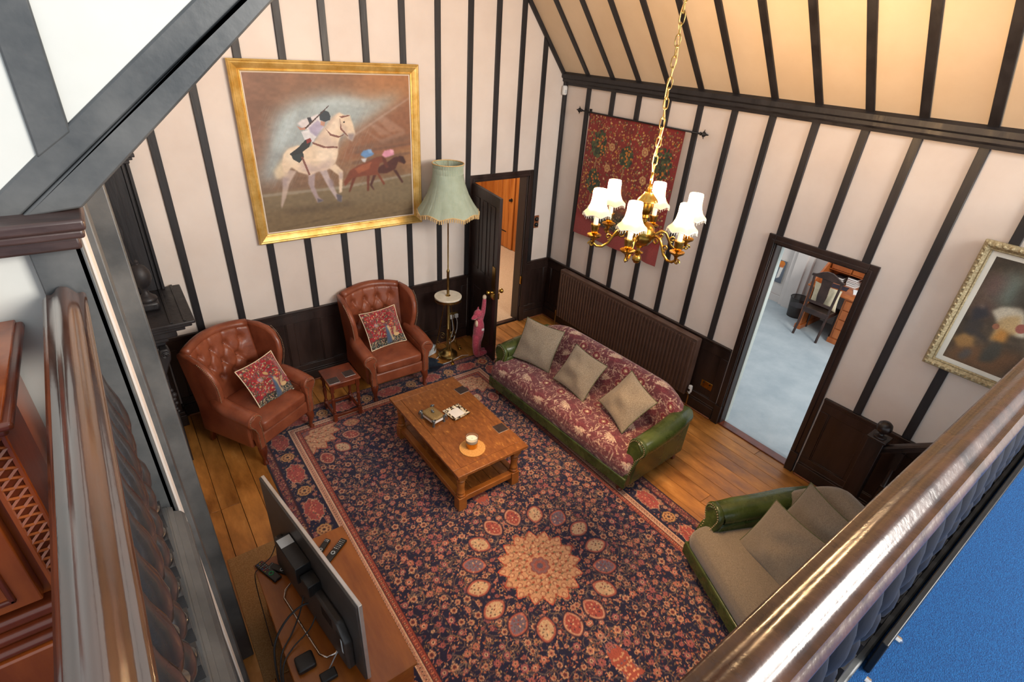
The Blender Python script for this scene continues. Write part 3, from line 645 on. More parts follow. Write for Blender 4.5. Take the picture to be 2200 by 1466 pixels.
# ------------------------------------------------------------------ wing armchairs
def wing_chair(label, loc, rz):
    t = thing('wing_armchair', label, 'armchair', loc, rz, 'tan leather wing armchairs')
    M_ = 'leather_tan'
    for s in (-1,1):
        ol = [(-.33,.20),(-.34,.50),(-.16,.55),(-.05,.585),(-.045,.64),(-.075,.74),(-.085,.84),(-.06,.94),(.0,1.02),(.08,1.065),(.2,1.085),(.34,1.08),(.385,1.05),(.36,.75),(.33,.45),(.31,.20)]
        m_ = MB().prism(ol, .315, .375, 'x')
        m_.v = [(s*(x+.055*max(0,(z-.6)/.45)-.03*max(0,(y-.1)/.25)*max(0,min(1,(z-.3)/.3))), y, z) for x,y,z in m_.v]
        part('wing_side', m_, M_, t, bevel=.026, seg=4, smooth=60)
        # rolled arm
        pts = [(s*.35,-.405,.545),(s*.355,-.38,.56),(s*.36,-.25,.575),(s*.36,-.1,.59),(s*.345,.02,.60),(s*.33,.1,.60)]
        part('arm', MB().tube(pts, [.066,.074,.076,.074,.07,.05], 18), M_, t, smooth=70)
        part('arm_inner', MB().prism([(-.37,.30),(-.37,.55),(.2,.57),(.2,.30)],min(s*.285,s*.36),max(s*.285,s*.36),'x'), M_, t, bevel=.02, seg=3, smooth=60)
        fo = []
        for i in range(15):
            a = radians(-70+i*250/14) ; fo.append((s*(.35+.078*cos(a)), .55+.078*sin(a)))
        fo += [(s*.292,.44),(s*.288,.33),(s*.29,.22),(s*.352,.22),(s*.366,.33),(s*.36,.42)]
        part('arm_front', MB().prism(fo, -.425, -.36), M_, t, bevel=.012, seg=3, smooth=60)
        ins = [(s*.35+(a-s*.35)*.82, -.428, .55+(b-.55)*.82) for a,b in fo[2:15]]
        path = [(s*.354,-.429,.235),(s*.350,-.429,.40),(s*.372,-.429,.47)]+ins+[(s*.318,-.429,.52),(s*.304,-.429,.44),(s*.301,-.429,.235)]
        part('nail_trim', nails(resample(path,.0165)), 'nail', t, stuff=True)
        wp = [(s*(.372+.055*max(0,(z-.6)/.45)), y-.004, z) for y,z in ((-.05,.60),(-.077,.74),(-.088,.84),(-.062,.94),(-.0,1.02),(.08,1.068))]
        part('nail_trim', nails(resample(wp,.0165)), 'nail', t, stuff=True)
    # tufted back
    n, k = 61, 61
    u = np.linspace(-1,1,n)[None]; v = np.linspace(0,1,k)[:,None]
    X = .315*u*(1+.10*v)+0*v; Z = .44+.63*v+.035*(1-u**2)*v**2
    Y = .20+.15*v-.085*u**2+0*v
    D = np.zeros_like(X); btn = []
    for r,zb in enumerate((.955,.80,.665)):
        for c in (np.array([-1.5,-.5,.5,1.5]) if r%2==0 else np.array([-1,0,1])): btn.append((c*.155, zb-.0*abs(c)))
    for bx_,bz in btn: D += .036*np.exp(-(((X-bx_)/.030)**2+((Z-bz)/.036)**2))
    for a in btn:
        for b in btn:
            if a < b and .1 < math.hypot(a[0]-b[0],a[1]-b[1]) < .2 and abs(a[1]-b[1]) > .05:
                dx,dz = b[0]-a[0], b[1]-a[1]; tt = np.clip(((X-a[0])*dx+(Z-a[1])*dz)/(dx*dx+dz*dz),0,1)
                d = np.hypot(X-a[0]-tt*dx, Z-a[1]-tt*dz); D += .013*np.exp(-(d/.012)**2)
    for bx_,bz in btn[:4]:
        d = np.abs(X-bx_)+np.where(Z<bz,1,0); D += .010*np.exp(-(d/.012)**2)
    D = np.minimum(D,.04)
    edge = np.clip((1-np.abs(u))/.08,0,1); top = np.clip((1-v)/.07,0,1)
    Yf = Y+D+.05*(1-np.sqrt(np.clip(1-(1-edge)**2,0,1)))+.06*(1-np.sqrt(np.clip(1-(1-top)**2,0,1)))
    m_ = MB().grid(np.stack([X,Yf,Z],-1))
    o = part('tufted_back', m_, M_, t, smooth=180)
    b_ = MB().grid(np.stack([X[::6,::6],Y[::6,::6]+.095,Z[::6,::6]],-1)); part('back_panel', b_, M_, t, smooth=180)
    rim = [(float(X[-1,j]),float(Y[-1,j])+.05,float(Z[-1,j])-.012) for j in range(0,n,4)]
    part('back_top_roll', MB().tube(rim, .048, 12), M_, t, smooth=180)
    for bx_,bz in btn:
        j = int(round((bx_/(.315*(1+.10*(bz-.44)/.63))+1)/2*(n-1))); i = int(round((bz-.44)/.66*(k-1)))
        part('button', MB().sphere((bx_,float(Yf[i,j])-.004,float(Z[i,j])),.011,8,6,(1,.6,1)), M_, t)
    part('seat_cushion', MB().grid(superbox(.288,.315,.068,.35,.18,48,22,.425,.03), cu=True), M_, t, smooth=180, loc=(0,-.115,0))
    part('front_rail', MB().box(-.30,.30,-.405,-.34,.215,.36), M_, t, bevel=.025, seg=4, smooth=60)
    part('seat_base', MB().box(-.33,.33,-.36,.30,.20,.37), M_, t, bevel=.012)
    for s in (-1,1):
        part('leg', MB().tube([(s*.305,-.375,.24),(s*.315,-.39,.20),(s*.322,-.40,.15),(s*.315,-.388,.09),(s*.312,-.385,.045),(s*.316,-.395,.02),(s*.318,-.402,.0)],[.040,.044,.036,.024,.018,.026,.024],10), 'mahogany', t, smooth=70)
        q = MB()
        for z,dy,h in ((.22,.27,.026),(.0,.34,.018)): q.add([(s*.295-h,dy-h,z),(s*.295+h,dy-h,z),(s*.295+h,dy+h,z),(s*.295-h,dy+h,z)],[])
        q.f = [(0,1,2,3),(7,6,5,4),(0,4,5,1),(1,5,6,2),(2,6,7,3),(3,7,4,0)]
        part('leg', q, 'mahogany', t, bevel=.004)
    return t
wing_chair('tan leather wing armchair angled beside the dark chimneypiece, nearest the left wall', (-4.395,-.715,.0), radians(30.3))
wing_chair('tan leather wing armchair squarely facing out between the small stool and the floor lamp', (-2.845,-.42,.0), radians(0))

# red floral cushions (a plain generic millefleurs weave)
def millefleurs(w, h, res, seed, dens, island=True):
    p = Paint(w,h,res,(158,38,46)); r = random.Random(seed)
    p.grain(.10, seed, (12,12))
    cols = [(206,150,90),(196,112,96),(86,96,78),(110,96,110),(214,186,140),(70,66,62),(190,170,150)]
    for _ in range(int(dens)):
        x,y = r.uniform(0,w), r.uniform(0,h); c = r.choice(cols); s_ = r.uniform(.004,.009)*w/.45
        p.ell(x,y,s_,s_*r.uniform(.4,.9),c,r.uniform(0,pi))
        if r.random() < .4: p.line([(x,y),(x+r.uniform(-.02,.02)*w/.45,y-.02*w/.45)], res*1.1, (80,80,58))
    if island:
        p.poly([(0,0),(w,0),(w,.20*h),(.8*w,.24*h),(.5*w,.20*h),(.2*w,.24*h),(0,.17*h)], (38,42,40), soft=.01)
        for _ in range(int(dens*.35)): p.ell(r.uniform(0,w), r.uniform(0,.2*h), .006, .004, r.choice([(180,170,140),(150,130,90),(170,120,100),(96,110,110)]), r.uniform(0,3))
        p.poly([(.44*w,.05*h),(.58*w,.05*h),(.56*w,.45*h),(.50*w,.60*h),(.46*w,.45*h)], (74,92,116), soft=.006)
        p.poly([(.50*w,.50*h),(.60*w,.08*h),(.66*w,.10*h),(.56*w,.52*h)], (196,170,128), soft=.006)
        p.ell(.50*w,.66*h,.04*w,.05*h,(206,168,112)); p.ell(.74*w,.36*h,.05*w,.09*h,(206,172,124)); p.ell(.78*w,.24*h,.08*w,.05*h,(206,172,124))
        p.flower(.27*w,.60*h,.05*w,7,[(1,(150,130,150)),(.5,(206,168,112))]); p.line([(.27*w,.1*h),(.27*w,.56*h)], .008, (96,100,80))
    return p
def woven_cushion(label, w, h, t_, paint, loc, face, spin, up=(0,0,1)):
    t = thing('cushion', label, 'cushion', group='red tapestry cushions on the armchairs')
    n = 90; F, B = pillow(w,h,t_,n,.12,3)
    U = (np.linspace(0,1,n)*.98+.01)
    cols = paint.sample(np.broadcast_to(U[None]*paint.w,(n,n)), np.broadcast_to(U[:,None]*paint.h,(n,n)))
    quick_grid('cover_front', F, 'weave', t, cols); part('cover_back', MB().grid(B[::6,::6]), 'cream_fabric', t, smooth=180)
    ed = [tuple(F[0,j]) for j in range(n)]+[tuple(F[i,-1]) for i in range(n)]+[tuple(F[-1,j]) for j in reversed(range(n))]+[tuple(F[i,0]) for i in reversed(range(n))]
    part('piping', MB().tube(ed[::3], .005, 6, closed=True), 'cream_fabric', t, smooth=180)
    place_cushion(t, loc, face, up, spin); return t
mf = millefleurs(.46,.46,.0042,5,760)
woven_cushion('red tapestry cushion leaning in the armchair beside the chimneypiece', .45,.45,.16, mf, (-4.255,-.80,.665), (.44,-.72,.55), radians(0))
woven_cushion('red tapestry cushion leaning in the armchair beside the floor lamp', .45,.45,.16, mf, (-2.85,-.42,.70), (.02,-.82,.56), radians(2))

# ------------------------------------------------------------------ joined stool with two coasters
st = thing('joint_stool', 'small reddish wooden joint stool with turned legs between the armchairs', 'stool', (-3.54,-.80,0))
part('top', MB().box(-.172,.172,-.172,.172,.478,.50), 'mahogany', st, bevel=.006)
part('apron', MB().box(-.148,.148,-.148,-.13,.42,.478).box(-.148,.148,.13,.148,.42,.478).box(-.148,-.13,-.148,.148,.42,.478).box(.13,.148,-.148,.148,.42,.478), 'mahogany', st, bevel=.003)
lgp = [(.014,.11),(.020,.125),(.013,.14),(.016,.18),(.022,.24),(.014,.285),(.021,.30),(.014,.315),(.018,.34),(.013,.37),(.020,.385),(.02,.39)]
for sx in (-1,1):
    for sy in (-1,1):
        part('leg', MB().box(-.02,.02,-.02,.02,0,.11).lathe(lgp,12).box(-.02,.02,-.02,.02,.388,.478), 'mahogany', st, bevel=.002, loc=(sx*.138,sy*.138,0))
for s in (-1,1):
    part('stretcher', MB().box(-.13,.13,-.012,.012,.055,.09), 'mahogany', st, bevel=.003, loc=(0,s*.138,0)); part('stretcher', MB().box(-.012,.012,-.13,.13,.055,.09), 'mahogany', st, bevel=.003, loc=(s*.138,0,0))
def coaster(label, x, y, z, rz, s_=.056):
    o = part('coaster', MB().box(-s_,s_,-s_,s_,0,.005), 'coaster', bevel=.0015); o.location = (x,y,z); o.rotation_euler = (0,0,rz); tag(o,label,'coaster','square dark coasters')
    part('coaster_edge', MB().box(-s_-.002,s_+.002,-s_-.002,s_+.002,-.0005,.003), 'silver', o, bevel=.001)
coaster('dark square coaster on the near left of the small stool', -3.642,-.90,.5006,0); coaster('dark square coaster on the far right of the small stool', -3.455,-.845,.5006,.03)
coaster('dark square coaster at the far corner of the coffee table', -2.568,-1.728,.4901,.1); coaster('dark square coaster at the sofa side of the coffee table, near the candle', -2.578,-2.458,.4901,0)

# ------------------------------------------------------------------ oak coffee table
tb = thing('coffee_table', 'low oak coffee table with turned legs and planked lower shelf on the rug', 'table', (-2.885,-2.13,.0095), radians(0.5))
HX, HY = .378, .672
part('top_board', MB().box(-HX+.085,HX-.085,-HY+.09,HY-.09,.452,.48), 'oak_top', tb, bevel=.001, seg=1)
for s in (-1,1):
    part('top_board', MB().box(min(s*HX,s*(HX-.084)),max(s*HX,s*(HX-.084)),-HY+.09,HY-.09,.452,.48), 'oak_top', tb, bevel=.004)
    part('end_board', MB().box(-HX,HX,min(s*HY,s*(HY-.089)),max(s*HY,s*(HY-.089)),.45,.48), 'oak_top', tb, bevel=.004)
    part('apron', MB().box(-.29,.29,s*.585-.012,s*.585+.012,.39,.452), 'oak', tb, bevel=.003); part('apron', MB().box(s*.295-.012,s*.295+.012,-.58,.58,.39,.452), 'oak', tb, bevel=.003)
    part('stretcher', MB().box(-.27,.27,s*.585-.028,s*.585+.028,.085,.145), 'oak', tb, bevel=.005); part('stretcher', MB().box(s*.295-.028,s*.295+.028,-.56,.56,.085,.145), 'oak', tb, bevel=.005)
tl = [(.034,.15),(.040,.158),(.042,.17),(.034,.18),(.032,.19),(.040,.20),(.036,.215),(.032,.24),(.034,.28),(.037,.315),(.032,.325),(.041,.335),(.041,.345),(.033,.352),(.036,.365)]
for sx in (-1,1):
    for sy in (-1,1):
        part('leg', MB().box(-.042,.042,-.042,.042,0,.15).lathe(tl,16).box(-.042,.042,-.042,.042,.365,.452), 'oak', tb, bevel=.004, loc=(sx*.295,sy*.585,0))
for i in range(5): part('shelf_plank', MB().box(-.265+i*.107,-.265+i*.107+.103,-.556,.556,.12,.138), 'oak_top', tb, bevel=.003)

# things on the coffee table
ZT = .4898
dish = thing('photo_dish', 'square white dish with dark patterned rim on the coffee table', 'dish', (-2.815,-2.035,ZT), radians(8))
def ringbox(a, b, z0, z1):
    V = [(x*s_,y*s_,z) for s_,z in ((a,z1),(b,z0)) for x,y in ((-1,-1),(1,-1),(1,1),(-1,1))]
    return MB().add(V, [(i,(i+1)%4,4+(i+1)%4,4+i) for i in range(4)])
M('dish_rim', (54,40,24), (226,216,190), scale=42, rough=.25, ramp=(.47,.53), detail=1)
part('rim', ringbox(.098,.062,.006,.016).add([(-.098,-.098,.014),(.098,-.098,.014),(.098,.098,.014),(-.098,.098,.014),(-.06,-.06,0),(.06,-.06,0),(.06,.06,0),(-.06,.06,0)],[(0,4,5,1),(1,5,6,2),(2,6,7,3),(3,7,4,0)]), 'dish_rim', dish, smooth=0)
part('well', MB().box(-.062,.062,-.062,.062,0,.0065), 'ceramic', dish, bevel=.002)
cs = thing('trinket_box', 'small gold woven box with four pewter animal heads at its corners', 'box', (-3.06,-2.005,ZT), radians(10))
part('body', MB().box(-.062,.062,-.09,.09,.022,.062), 'ceramic', cs, bevel=.006); part('lid', MB().grid(superbox(.068,.096,.02,.5,.3,28,12,.068), cu=True), 'weave_gold', cs, smooth=180)
for sx in (-1,1):
    for sy in (-1,1):
        f = part('corner_figure', MB().sphere((0,0,.055),.017,10,8,(1,1,1.3)).sphere((sx*.008,sy*.012,.075),.014,10,8).sphere((sx*-.012,sy*.012,.078),.009,8,6,(.4,1,1.2)).sphere((sx*.02,sy*.002,.078),.009,8,6,(1,.4,1.2)).tube([(sx*.01,sy*.02,.07),(sx*.014,sy*.03,.05),(sx*.012,sy*.026,.03)],[.008,.006,.004],6).lathe([(.014,0),(.011,.02),(.014,.05)],8), 'pewter', cs, loc=(sx*.064,sy*.09,0))
part('finial', MB().sphere((0,.0,.098),.012,10,8,(1,1.5,1)).sphere((.0,.014,.106),.009,8,6), 'pewter', cs)
tag(part('cork_mat', MB().lathe([(0,0),(.118,0),(.12,.004),(.118,.009),(0,.009)],40,(-2.958,-2.555,ZT)), 'cork', bevel=0), 'round cork mat under the gold candle glass', 'mat')
cg = thing('candle_glass', 'clear glass candle jar with gold base on the round cork mat', 'candle', (-2.955,-2.54,ZT+.0095))
part('gold_base', MB().lathe([(0,0),(.050,0),(.052,.003),(.0555,.06),(.0535,.0605),(.05,.058),(0,.056)],32), 'gold_glass', cg)
part('jar', MB().lathe([(.056,.0606),(.0585,.115),(.0555,.115),(.0535,.0612)],32,capb=False,capt=False), 'glass', cg)
part('wax', MB().lathe([(0,.0612),(.0525,.0612),(.0535,.088),(.02,.09),(0,.089)],28), 'wax', cg); part('wick', MB().tube([(0,0,.088),(.001,0,.1)],.0015,6), 'black_plastic', cg)

# ------------------------------------------------------------------ sofas
def foliage_tile():
    p = Paint(.62,.62,.0042,(104,50,57)); r = random.Random(8)
    cream,pink,tan,dk = (202,180,156),(150,108,104),(178,148,126),(92,40,48)
    W = .62
    def at9(fn):
        for dx in (-W,0,W):
            for dy in (-W,0,W): fn(dx,dy)
    for i in range(150):
        x0,y0,a0 = r.uniform(0,W),r.uniform(0,W),r.uniform(0,2*pi); c = r.choice([cream,tan,tan,pink,pink]); L = r.uniform(.05,.13); k = r.uniform(-16,16)
        pts=[]; x,y,a = x0,y0,a0
        for j in range(10): pts.append((x,y)); x += cos(a)*L/9; y += sin(a)*L/9; a += k*L/9
        at9(lambda dx,dy: p.line([(u+dx,v+dy) for u,v in pts], .0055, c))
    for i in range(230):
        x0,y0,a0 = r.uniform(0,W),r.uniform(0,W),r.uniform(0,pi); c = r.choice([cream,pink,pink,dk,dk,tan])
        at9(lambda dx,dy: p.ell(x0+dx,y0+dy,r.uniform(.012,.02),.0045,c,a0))
    def palm(cx,cy,R,ang,n=9):
        for dx in (-W,0,W):
            for dy in (-W,0,W):
                p.ell(cx+dx,cy+dy,R*.95,R*.8,(110,44,54),0,.4,.8)
                for q in range(n):
                    a = ang+(q-(n-1)/2)*.36; p.ell(cx+dx+cos(a)*R*.52,cy+dy+sin(a)*R*.52,R*.5,R*.11,cream,a,pinch=.5)
                    p.line([(cx+dx+cos(a)*R*.2,cy+dy+sin(a)*R*.2),(cx+dx+cos(a)*R*.8,cy+dy+sin(a)*R*.8)],.0036,(150,96,88))
                p.ell(cx+dx,cy+dy,R*.18,R*.14,tan)
    palm(.14,.16,.085,1.9); palm(.45,.30,.08,1.3); palm(.16,.48,.078,2.2)
    for (cx,cy) in ((.33,.52),(.55,.06),(.34,.08)):
        at9(lambda dx,dy: p.flower(cx+dx,cy+dy,.058,9,[(1,(176,140,118)),(.9,(112,34,50)),(.45,(170,130,104)),(.36,(120,84,60)),(.25,(214,190,160))]))
    p.grain(.16,3); return p
tile = foliage_tile()
def sofa(name, label, loc, rz, L, back_h, fabric, pattern, arm_h=.60, nail=True):
    t = thing(name, label, 'sofa', loc, rz)
    G = 'leather_green'; hl = L/2
    # seat: profile swept along the length
    pr = [(.26,.36),(.26,.43),(.1,.45),(-.15,.46),(-.38,.455),(-.455,.44),(-.495,.40),(-.51,.34),(-.505,.28),(-.49,.235)]
    Pp = resample([(0,a,b) for a,b in pr], .006); nv = len(Pp); nu = int((L-.02)/.0065)
    us = np.linspace(-1,1,nu); Yv = np.array([q.y for q in Pp]); Zv = np.array([q.z for q in Pp]); S = np.arange(nv)*.006
    ew = np.clip((1-np.abs(us))*(hl)/.07,0,1); rd = 1-np.sqrt(np.clip(1-(1-ew)**2,0,1))
    X = us[None]*(hl-.015)+0*Yv[:,None]; Yg = Yv[:,None]+.06*rd[None]*(Yv[:,None]<-.2); Zg = Zv[:,None]-.055*rd[None]*(Zv[:,None]>.3)+.012*(1-us[None]**2)
    P = np.stack([X,Yg,Zg],-1)
    if pattern: quick_grid('seat', P, 'weave', t, tile.sample(X+5, np.broadcast_to(S[:,None],X.shape)+.1))
    else: quick_grid('seat', P[::3,::4], fabric, t)
    # back: closed section, height falling towards the arms
    sec = [(.12,.40),(.16,.55),(.205,.70),(.25,.82),(.285,.88),(.33,.915),(.385,.92),(.435,.89),(.455,.82),(.44,.70),(.42,.50),(.41,.25)]
    Pp = resample([(0,a,b) for a,b in sec], .007); nv = len(Pp); Yv = np.array([q.y for q in Pp]); Zv = np.array([q.z for q in Pp]); S = np.arange(nv)*.007
    top = back_h; us = np.linspace(-1,1,int(L/.007)); hx = top-.03*us**2-(top-arm_h-.10)*np.clip((np.abs(us)-.66)/.34,0,1)**1.7
    X = us[None]*(hl-.03)+0*Yv[:,None]; k_ = np.clip((Zv[:,None]-.25)/(.92-.25),0,1); Zg = .25+(Zv[:,None]-.25)*((hx[None]-.25)/(.92-.25))
    Yg = Yv[:,None]-.10*np.clip((np.abs(us[None])-.6)/.4,0,1)**2*k_-.012*np.cos(us[None]*2)*k_
    P = np.stack([X,Yg,Zg],-1)
    if pattern: quick_grid('back', P, 'weave', t, tile.sample(X+5, np.broadcast_to(S[:,None],X.shape)+.22))
    else: quick_grid('back', P[::3,::4], fabric, t)
    for s in (-1,1):
        b_ = MB().grid(np.stack([np.broadcast_to(np.float64(s*(hl-.03)),(2,nv)), np.stack([Yg[:,0],np.full(nv,.42)]), np.stack([Zg[:,0],np.full(nv,.25)])],-1)); part('back_end', b_, G, t, smooth=60)
    part('back_cover', MB().box(-hl+.04,hl-.04,.405,.43,.14,.62), G, t, bevel=.01)
    part('base', MB().box(-hl+.01,hl-.01,-.485,.42,.115,.30), G, t, bevel=.02, seg=3, smooth=60)
    part('front_border', MB().box(-hl+.005,hl-.005,-.505,-.47,.12,.245), G, t, bevel=.014, seg=3, smooth=60)
    for s in (-1,1):
        ax = hl-.035
        pts = [(s*(ax-.01),-.35,arm_h-.085),(s*ax,-.33,arm_h-.078),(s*(ax+.005),-.2,arm_h-.07),(s*(ax+.005),.0,arm_h-.06),(s*(ax+.0),.2,arm_h-.03),(s*(ax-.02),.36,arm_h-.01),(s*(ax-.04),.45,arm_h-.04)]
        part('arm', MB().tube(pts, [.082,.094,.10,.10,.10,.095,.06], 20), G, t, smooth=70)
        part('arm_side', MB().prism([(-.42,.13),(-.40,.36),(-.335,arm_h-.12),(.44,arm_h-.06),(.42,.13)],min(s*(hl-.13),s*(hl-.0)),max(s*(hl-.13),s*(hl-.0)),'x'), G, t, bevel=.022, seg=4, smooth=60)
        fo = []
        for i in range(13):
            a = radians(-60+i*240/12); fo.append((s*(ax+.10*cos(a)), arm_h-.08+.10*sin(a)))
        fo += [(s*(ax-.085),arm_h-.2),(s*(ax-.07),.28),(s*(ax+.03),.28),(s*(ax+.05),arm_h-.2)]
        m_ = MB().prism(fo, -.375, -.33); m_.v = [(x, y-.10*max(0,(arm_h-.10-z)/.25)**1.6, z) for x,y,z in m_.v]
        part('arm_front', m_, G, t, bevel=.014, seg=3, smooth=60)
        if nail:
            def fy(z): return -.378-.10*max(0,(arm_h-.10-z)/.25)**1.6
            q = [(x*.0+s*ax+(x-s*ax)*.84, fy(arm_h-.08+(z-arm_h+.08)*.84)-.001, arm_h-.08+(z-arm_h+.08)*.84) for x,z in fo[1:13]]
            lo = [(s*(ax-.055), fy(z)-.001, z) for z in np.linspace(arm_h-.2,.29,8)]; hi = [(s*(ax+.025), fy(z)-.001, z) for z in np.linspace(.29,arm_h-.2,8)]
            part('nail_trim', nails(resample(hi+q+lo,.02),.006), 'nail', t, stuff=True)
    for s in (-1,1):
        part('leg', MB().lathe([(.022,0),(.03,.01),(.036,.03),(.028,.045),(.036,.055),(.04,.075),(.034,.09),(.04,.10),(.042,.12)],14,(s*(hl-.10),-.42,0)), 'mahogany', t)
        m_ = MB()
        for z,dy,h in ((.13,.36,.026),(.0,.40,.019)): m_.add([(s*(hl-.07)-h,dy-h,z),(s*(hl-.07)+h,dy-h,z),(s*(hl-.07)+h,dy+h,z),(s*(hl-.07)-h,dy+h,z)],[])
        m_.f = [(0,1,2,3),(7,6,5,4),(0,4,5,1),(1,5,6,2),(2,6,7,3),(3,7,4,0)]
        part('leg', m_, 'mahogany', t, bevel=.003)
    return t
sofa('sofa', 'long sofa in maroon and cream leafy fabric with green leather arms before the radiator', (-1.395,-2.375,0), radians(-87.1), 2.12, .83, None, True, .62)
s2_ = sofa('sofa', 'grey brown tweed sofa with green leather arm, partly behind the right handrail', (-1.736,-5.173,0), radians(-114), 1.62, .96, 'tweed_sofa', False, .64)
s2_.scale = (1,1.14,1)
def tweed_cushion(label, w, h, t_, loc, face, spin, seed, mat='tweed'):
    t = thing('cushion', label, 'cushion', group='plain grey brown tweed cushions')
    F, B = pillow(w,h,t_,40,.05,seed)
    part('cover', MB().grid(F).grid(B), mat, t, smooth=180)
    n = 40; ed = [tuple(F[0,j]) for j in range(n)]+[tuple(F[i,-1]) for i in range(n)]+[tuple(F[-1,j]) for j in reversed(range(n))]+[tuple(F[i,0]) for i in reversed(range(n))]
    part('piping', MB().tube(ed[::2], .004, 6, closed=True), 'piping_green', t, smooth=180)
    place_cushion(t, loc, face, (0,0,1), spin); return t
tweed_cushion('square tweed cushion against the far green arm of the leafy sofa', .50,.50,.17, (-1.50,-1.66,.70), (-.72,-.30,.42), radians(-4), 2)
tweed_cushion('square tweed cushion standing on its corner tilt in the middle of the leafy sofa', .46,.46,.17, (-1.46,-2.33,.68), (-.80,-.12,.55), radians(-8), 5)
tweed_cushion('square tweed cushion slumped by the near green arm of the leafy sofa', .46,.46,.17, (-1.42,-2.98,.69), (-.74,.05,.60), radians(-14), 9)
tweed_cushion('front tweed cushion lying tilted on the tweed sofa', .50,.46,.16, (-1.69,-4.79,.625), (-.72,.22,.60), radians(4), 11, 'tweed_sofa')
tweed_cushion('rear tweed cushion with green piping against the tweed sofa back', .48,.46,.16, (-1.42,-4.86,.715), (-.85,.34,.45), radians(0), 12, 'tweed_sofa')
# ------------------------------------------------------------------ long panel radiator on the right wall
rd = thing('radiator', 'long dark brown ribbed radiator on the right wall behind the sofa', 'radiator', (0,-1.62,0))
y0, y1 = -1.175, 1.18
part('front_sheet', MB().box(-.125,-.112,y0,y1,.185,.90), 'radiator_paint', rd, bevel=.004)
part('back_sheet', MB().box(-.06,-.05,y0,y1,.185,.90), 'radiator_paint', rd, bevel=.004)
rib = MB().prism([(-.012,0),(-.008,-.016),(.008,-.016),(.012,0)],.20,.885,'z'); rib.v = [(b,a,c) for a,b,c in rib.v]; rme = rib.mesh('rib','radiator_paint',30)
n = 46
for i in range(n): link('rib', rme, rd, (-.1245, y0+.035+(y1-y0-.07)*i/(n-1), 0))
part('top_grille', MB().box(-.13,-.045,y0,y1,.90,.93), 'radiator_paint', rd, bevel=.008, seg=3)
for yy in (y0,y1): part('end_plate', MB().box(-.125,-.045,yy-.006,yy+.006,.185,.92), 'radiator_paint', rd, bevel=.003)
for yy in (-.9,0,.9): part('bracket', MB().box(-.05,-.02,yy-.02,yy+.02,.3,.8), 'radiator_paint', rd)
part('tail_pipe', MB().tube([(-.09,y0-.01,.20),(-.09,y0-.045,.20),(-.09,y0-.05,.16),(-.09,y0-.05,.0)],.0075,8), 'brass_old', rd)
part('tail_pipe', MB().tube([(-.09,y1+.01,.20),(-.09,y1+.045,.20),(-.09,y1+.05,.16),(-.09,y1+.05,.0)],.0075,8), 'brass_old', rd)
part('lockshield_valve', MB().lathe([(.012,0),(.014,.02),(.012,.05),(.006,.055)],12,(-.09,y1+.05,.19)), 'brass_old', rd)
v = part('thermostat_valve', MB().lathe([(.014,-.02),(.016,0),(.024,.005),(.025,.06),(.022,.085),(.012,.092),(0,.092)],16,(-.09,y0-.05,.235)), 'white_plastic', rd, label='white thermostatic valve')
part('display', MB().box(-.117,-.110,y0-.064,y0-.036,.255,.285), 'black_plastic', v)
# small radiator behind the left armchair
sr = thing('radiator', 'narrow brown ribbed radiator on the back wall, mostly hidden behind the left armchair', 'radiator', (-4.28,0,0))
part('front_sheet', MB().box(-.32,.32,-.115,-.103,.22,.80), 'radiator_paint', sr, bevel=.004)
part('top_grille', MB().box(-.32,.32,-.12,-.04,.80,.82), 'radiator_paint', sr, bevel=.006)
rb2 = MB().prism([(-.014,0),(-.009,-.011),(.009,-.011),(.014,0)],.235,.785,'z').mesh('rib','radiator_paint',30)
for i in range(15): link('rib', rb2, sr, (-.295+i*.0421,-.1145,0))
for xx in (-.32,.32): part('end_plate', MB().box(xx-.005,xx+.005,-.115,-.04,.22,.81), 'radiator_paint', sr, bevel=.003)
part('bracket', MB().box(-.2,-.16,-.05,-.02,.3,.7).box(.16,.2,-.05,-.02,.3,.7).box(-.32,.32,-.05,-.04,.22,.8), 'radiator_paint', sr)

# ------------------------------------------------------------------ sockets, switch, sensor
bs = thing('wall_socket', 'brass double socket low on the dark panel beside the long radiator', 'socket', (-.004,-2.985,.385))
part('plate', MB().box(-.008,0,-.075,.075,-.045,.045), 'brass', bs, bevel=.003)
for s in (-1,1):
    part('switch', MB().box(-.012,-.008,s*.04-.008,s*.04+.008,.012,.032), 'black_plastic', bs, bevel=.001)
    for a,b in ((0,-.008),(-.011,-.026),(.011,-.026)): part('slot', MB().box(-.0088,-.0075,s*.04+a-.004,s*.04+a+.004,b-.003,b+.003), 'black_plastic', bs)
ws = thing('wall_socket', 'brass double socket with two white plugs behind the floor lamp', 'socket', (-1.655,-.005,.375))
part('plate', MB().box(-.08,.08,-.008,0,-.05,.05), 'brass_old', ws, bevel=.003)
for s in (-1,1):
    p_ = part('plug', MB().box(s*.038-.026,s*.038+.026,-.045,-.009,-.03,.026), 'white_plastic', ws, bevel=.008, seg=3)
    part('plug_cord', MB().tube([(s*.038,-.035,-.028),(s*.038+.005,-.045,-.09),(s*.03,-.06,-.19),(-.10+s*.03,-.14,-.30),(-.17,-.16+s*.02,-.36)],.0045,6), 'white_plastic', p_)
sw = thing('light_switch', 'two round dark dimmer knobs on a wooden plate right of the open door', 'light switch', (-.31,-.002,1.525))
part('plate', MB().box(-.045,.045,-.012,0,-.088,.088), 'bead', sw, bevel=.003)
for s in (-1,1): part('knob', MB().lathe([(.030,0),(.032,.012),(.026,.022),(.018,.03),(0,.032)],18,(0,-.012,s*.04),Matrix.Rotation(pi/2,3,'X')), 'black_plastic', sw)
se = thing('alarm_sensor', 'small white alarm sensor high in the corner under the ceiling', 'sensor', (-.052,-.046,3.215))
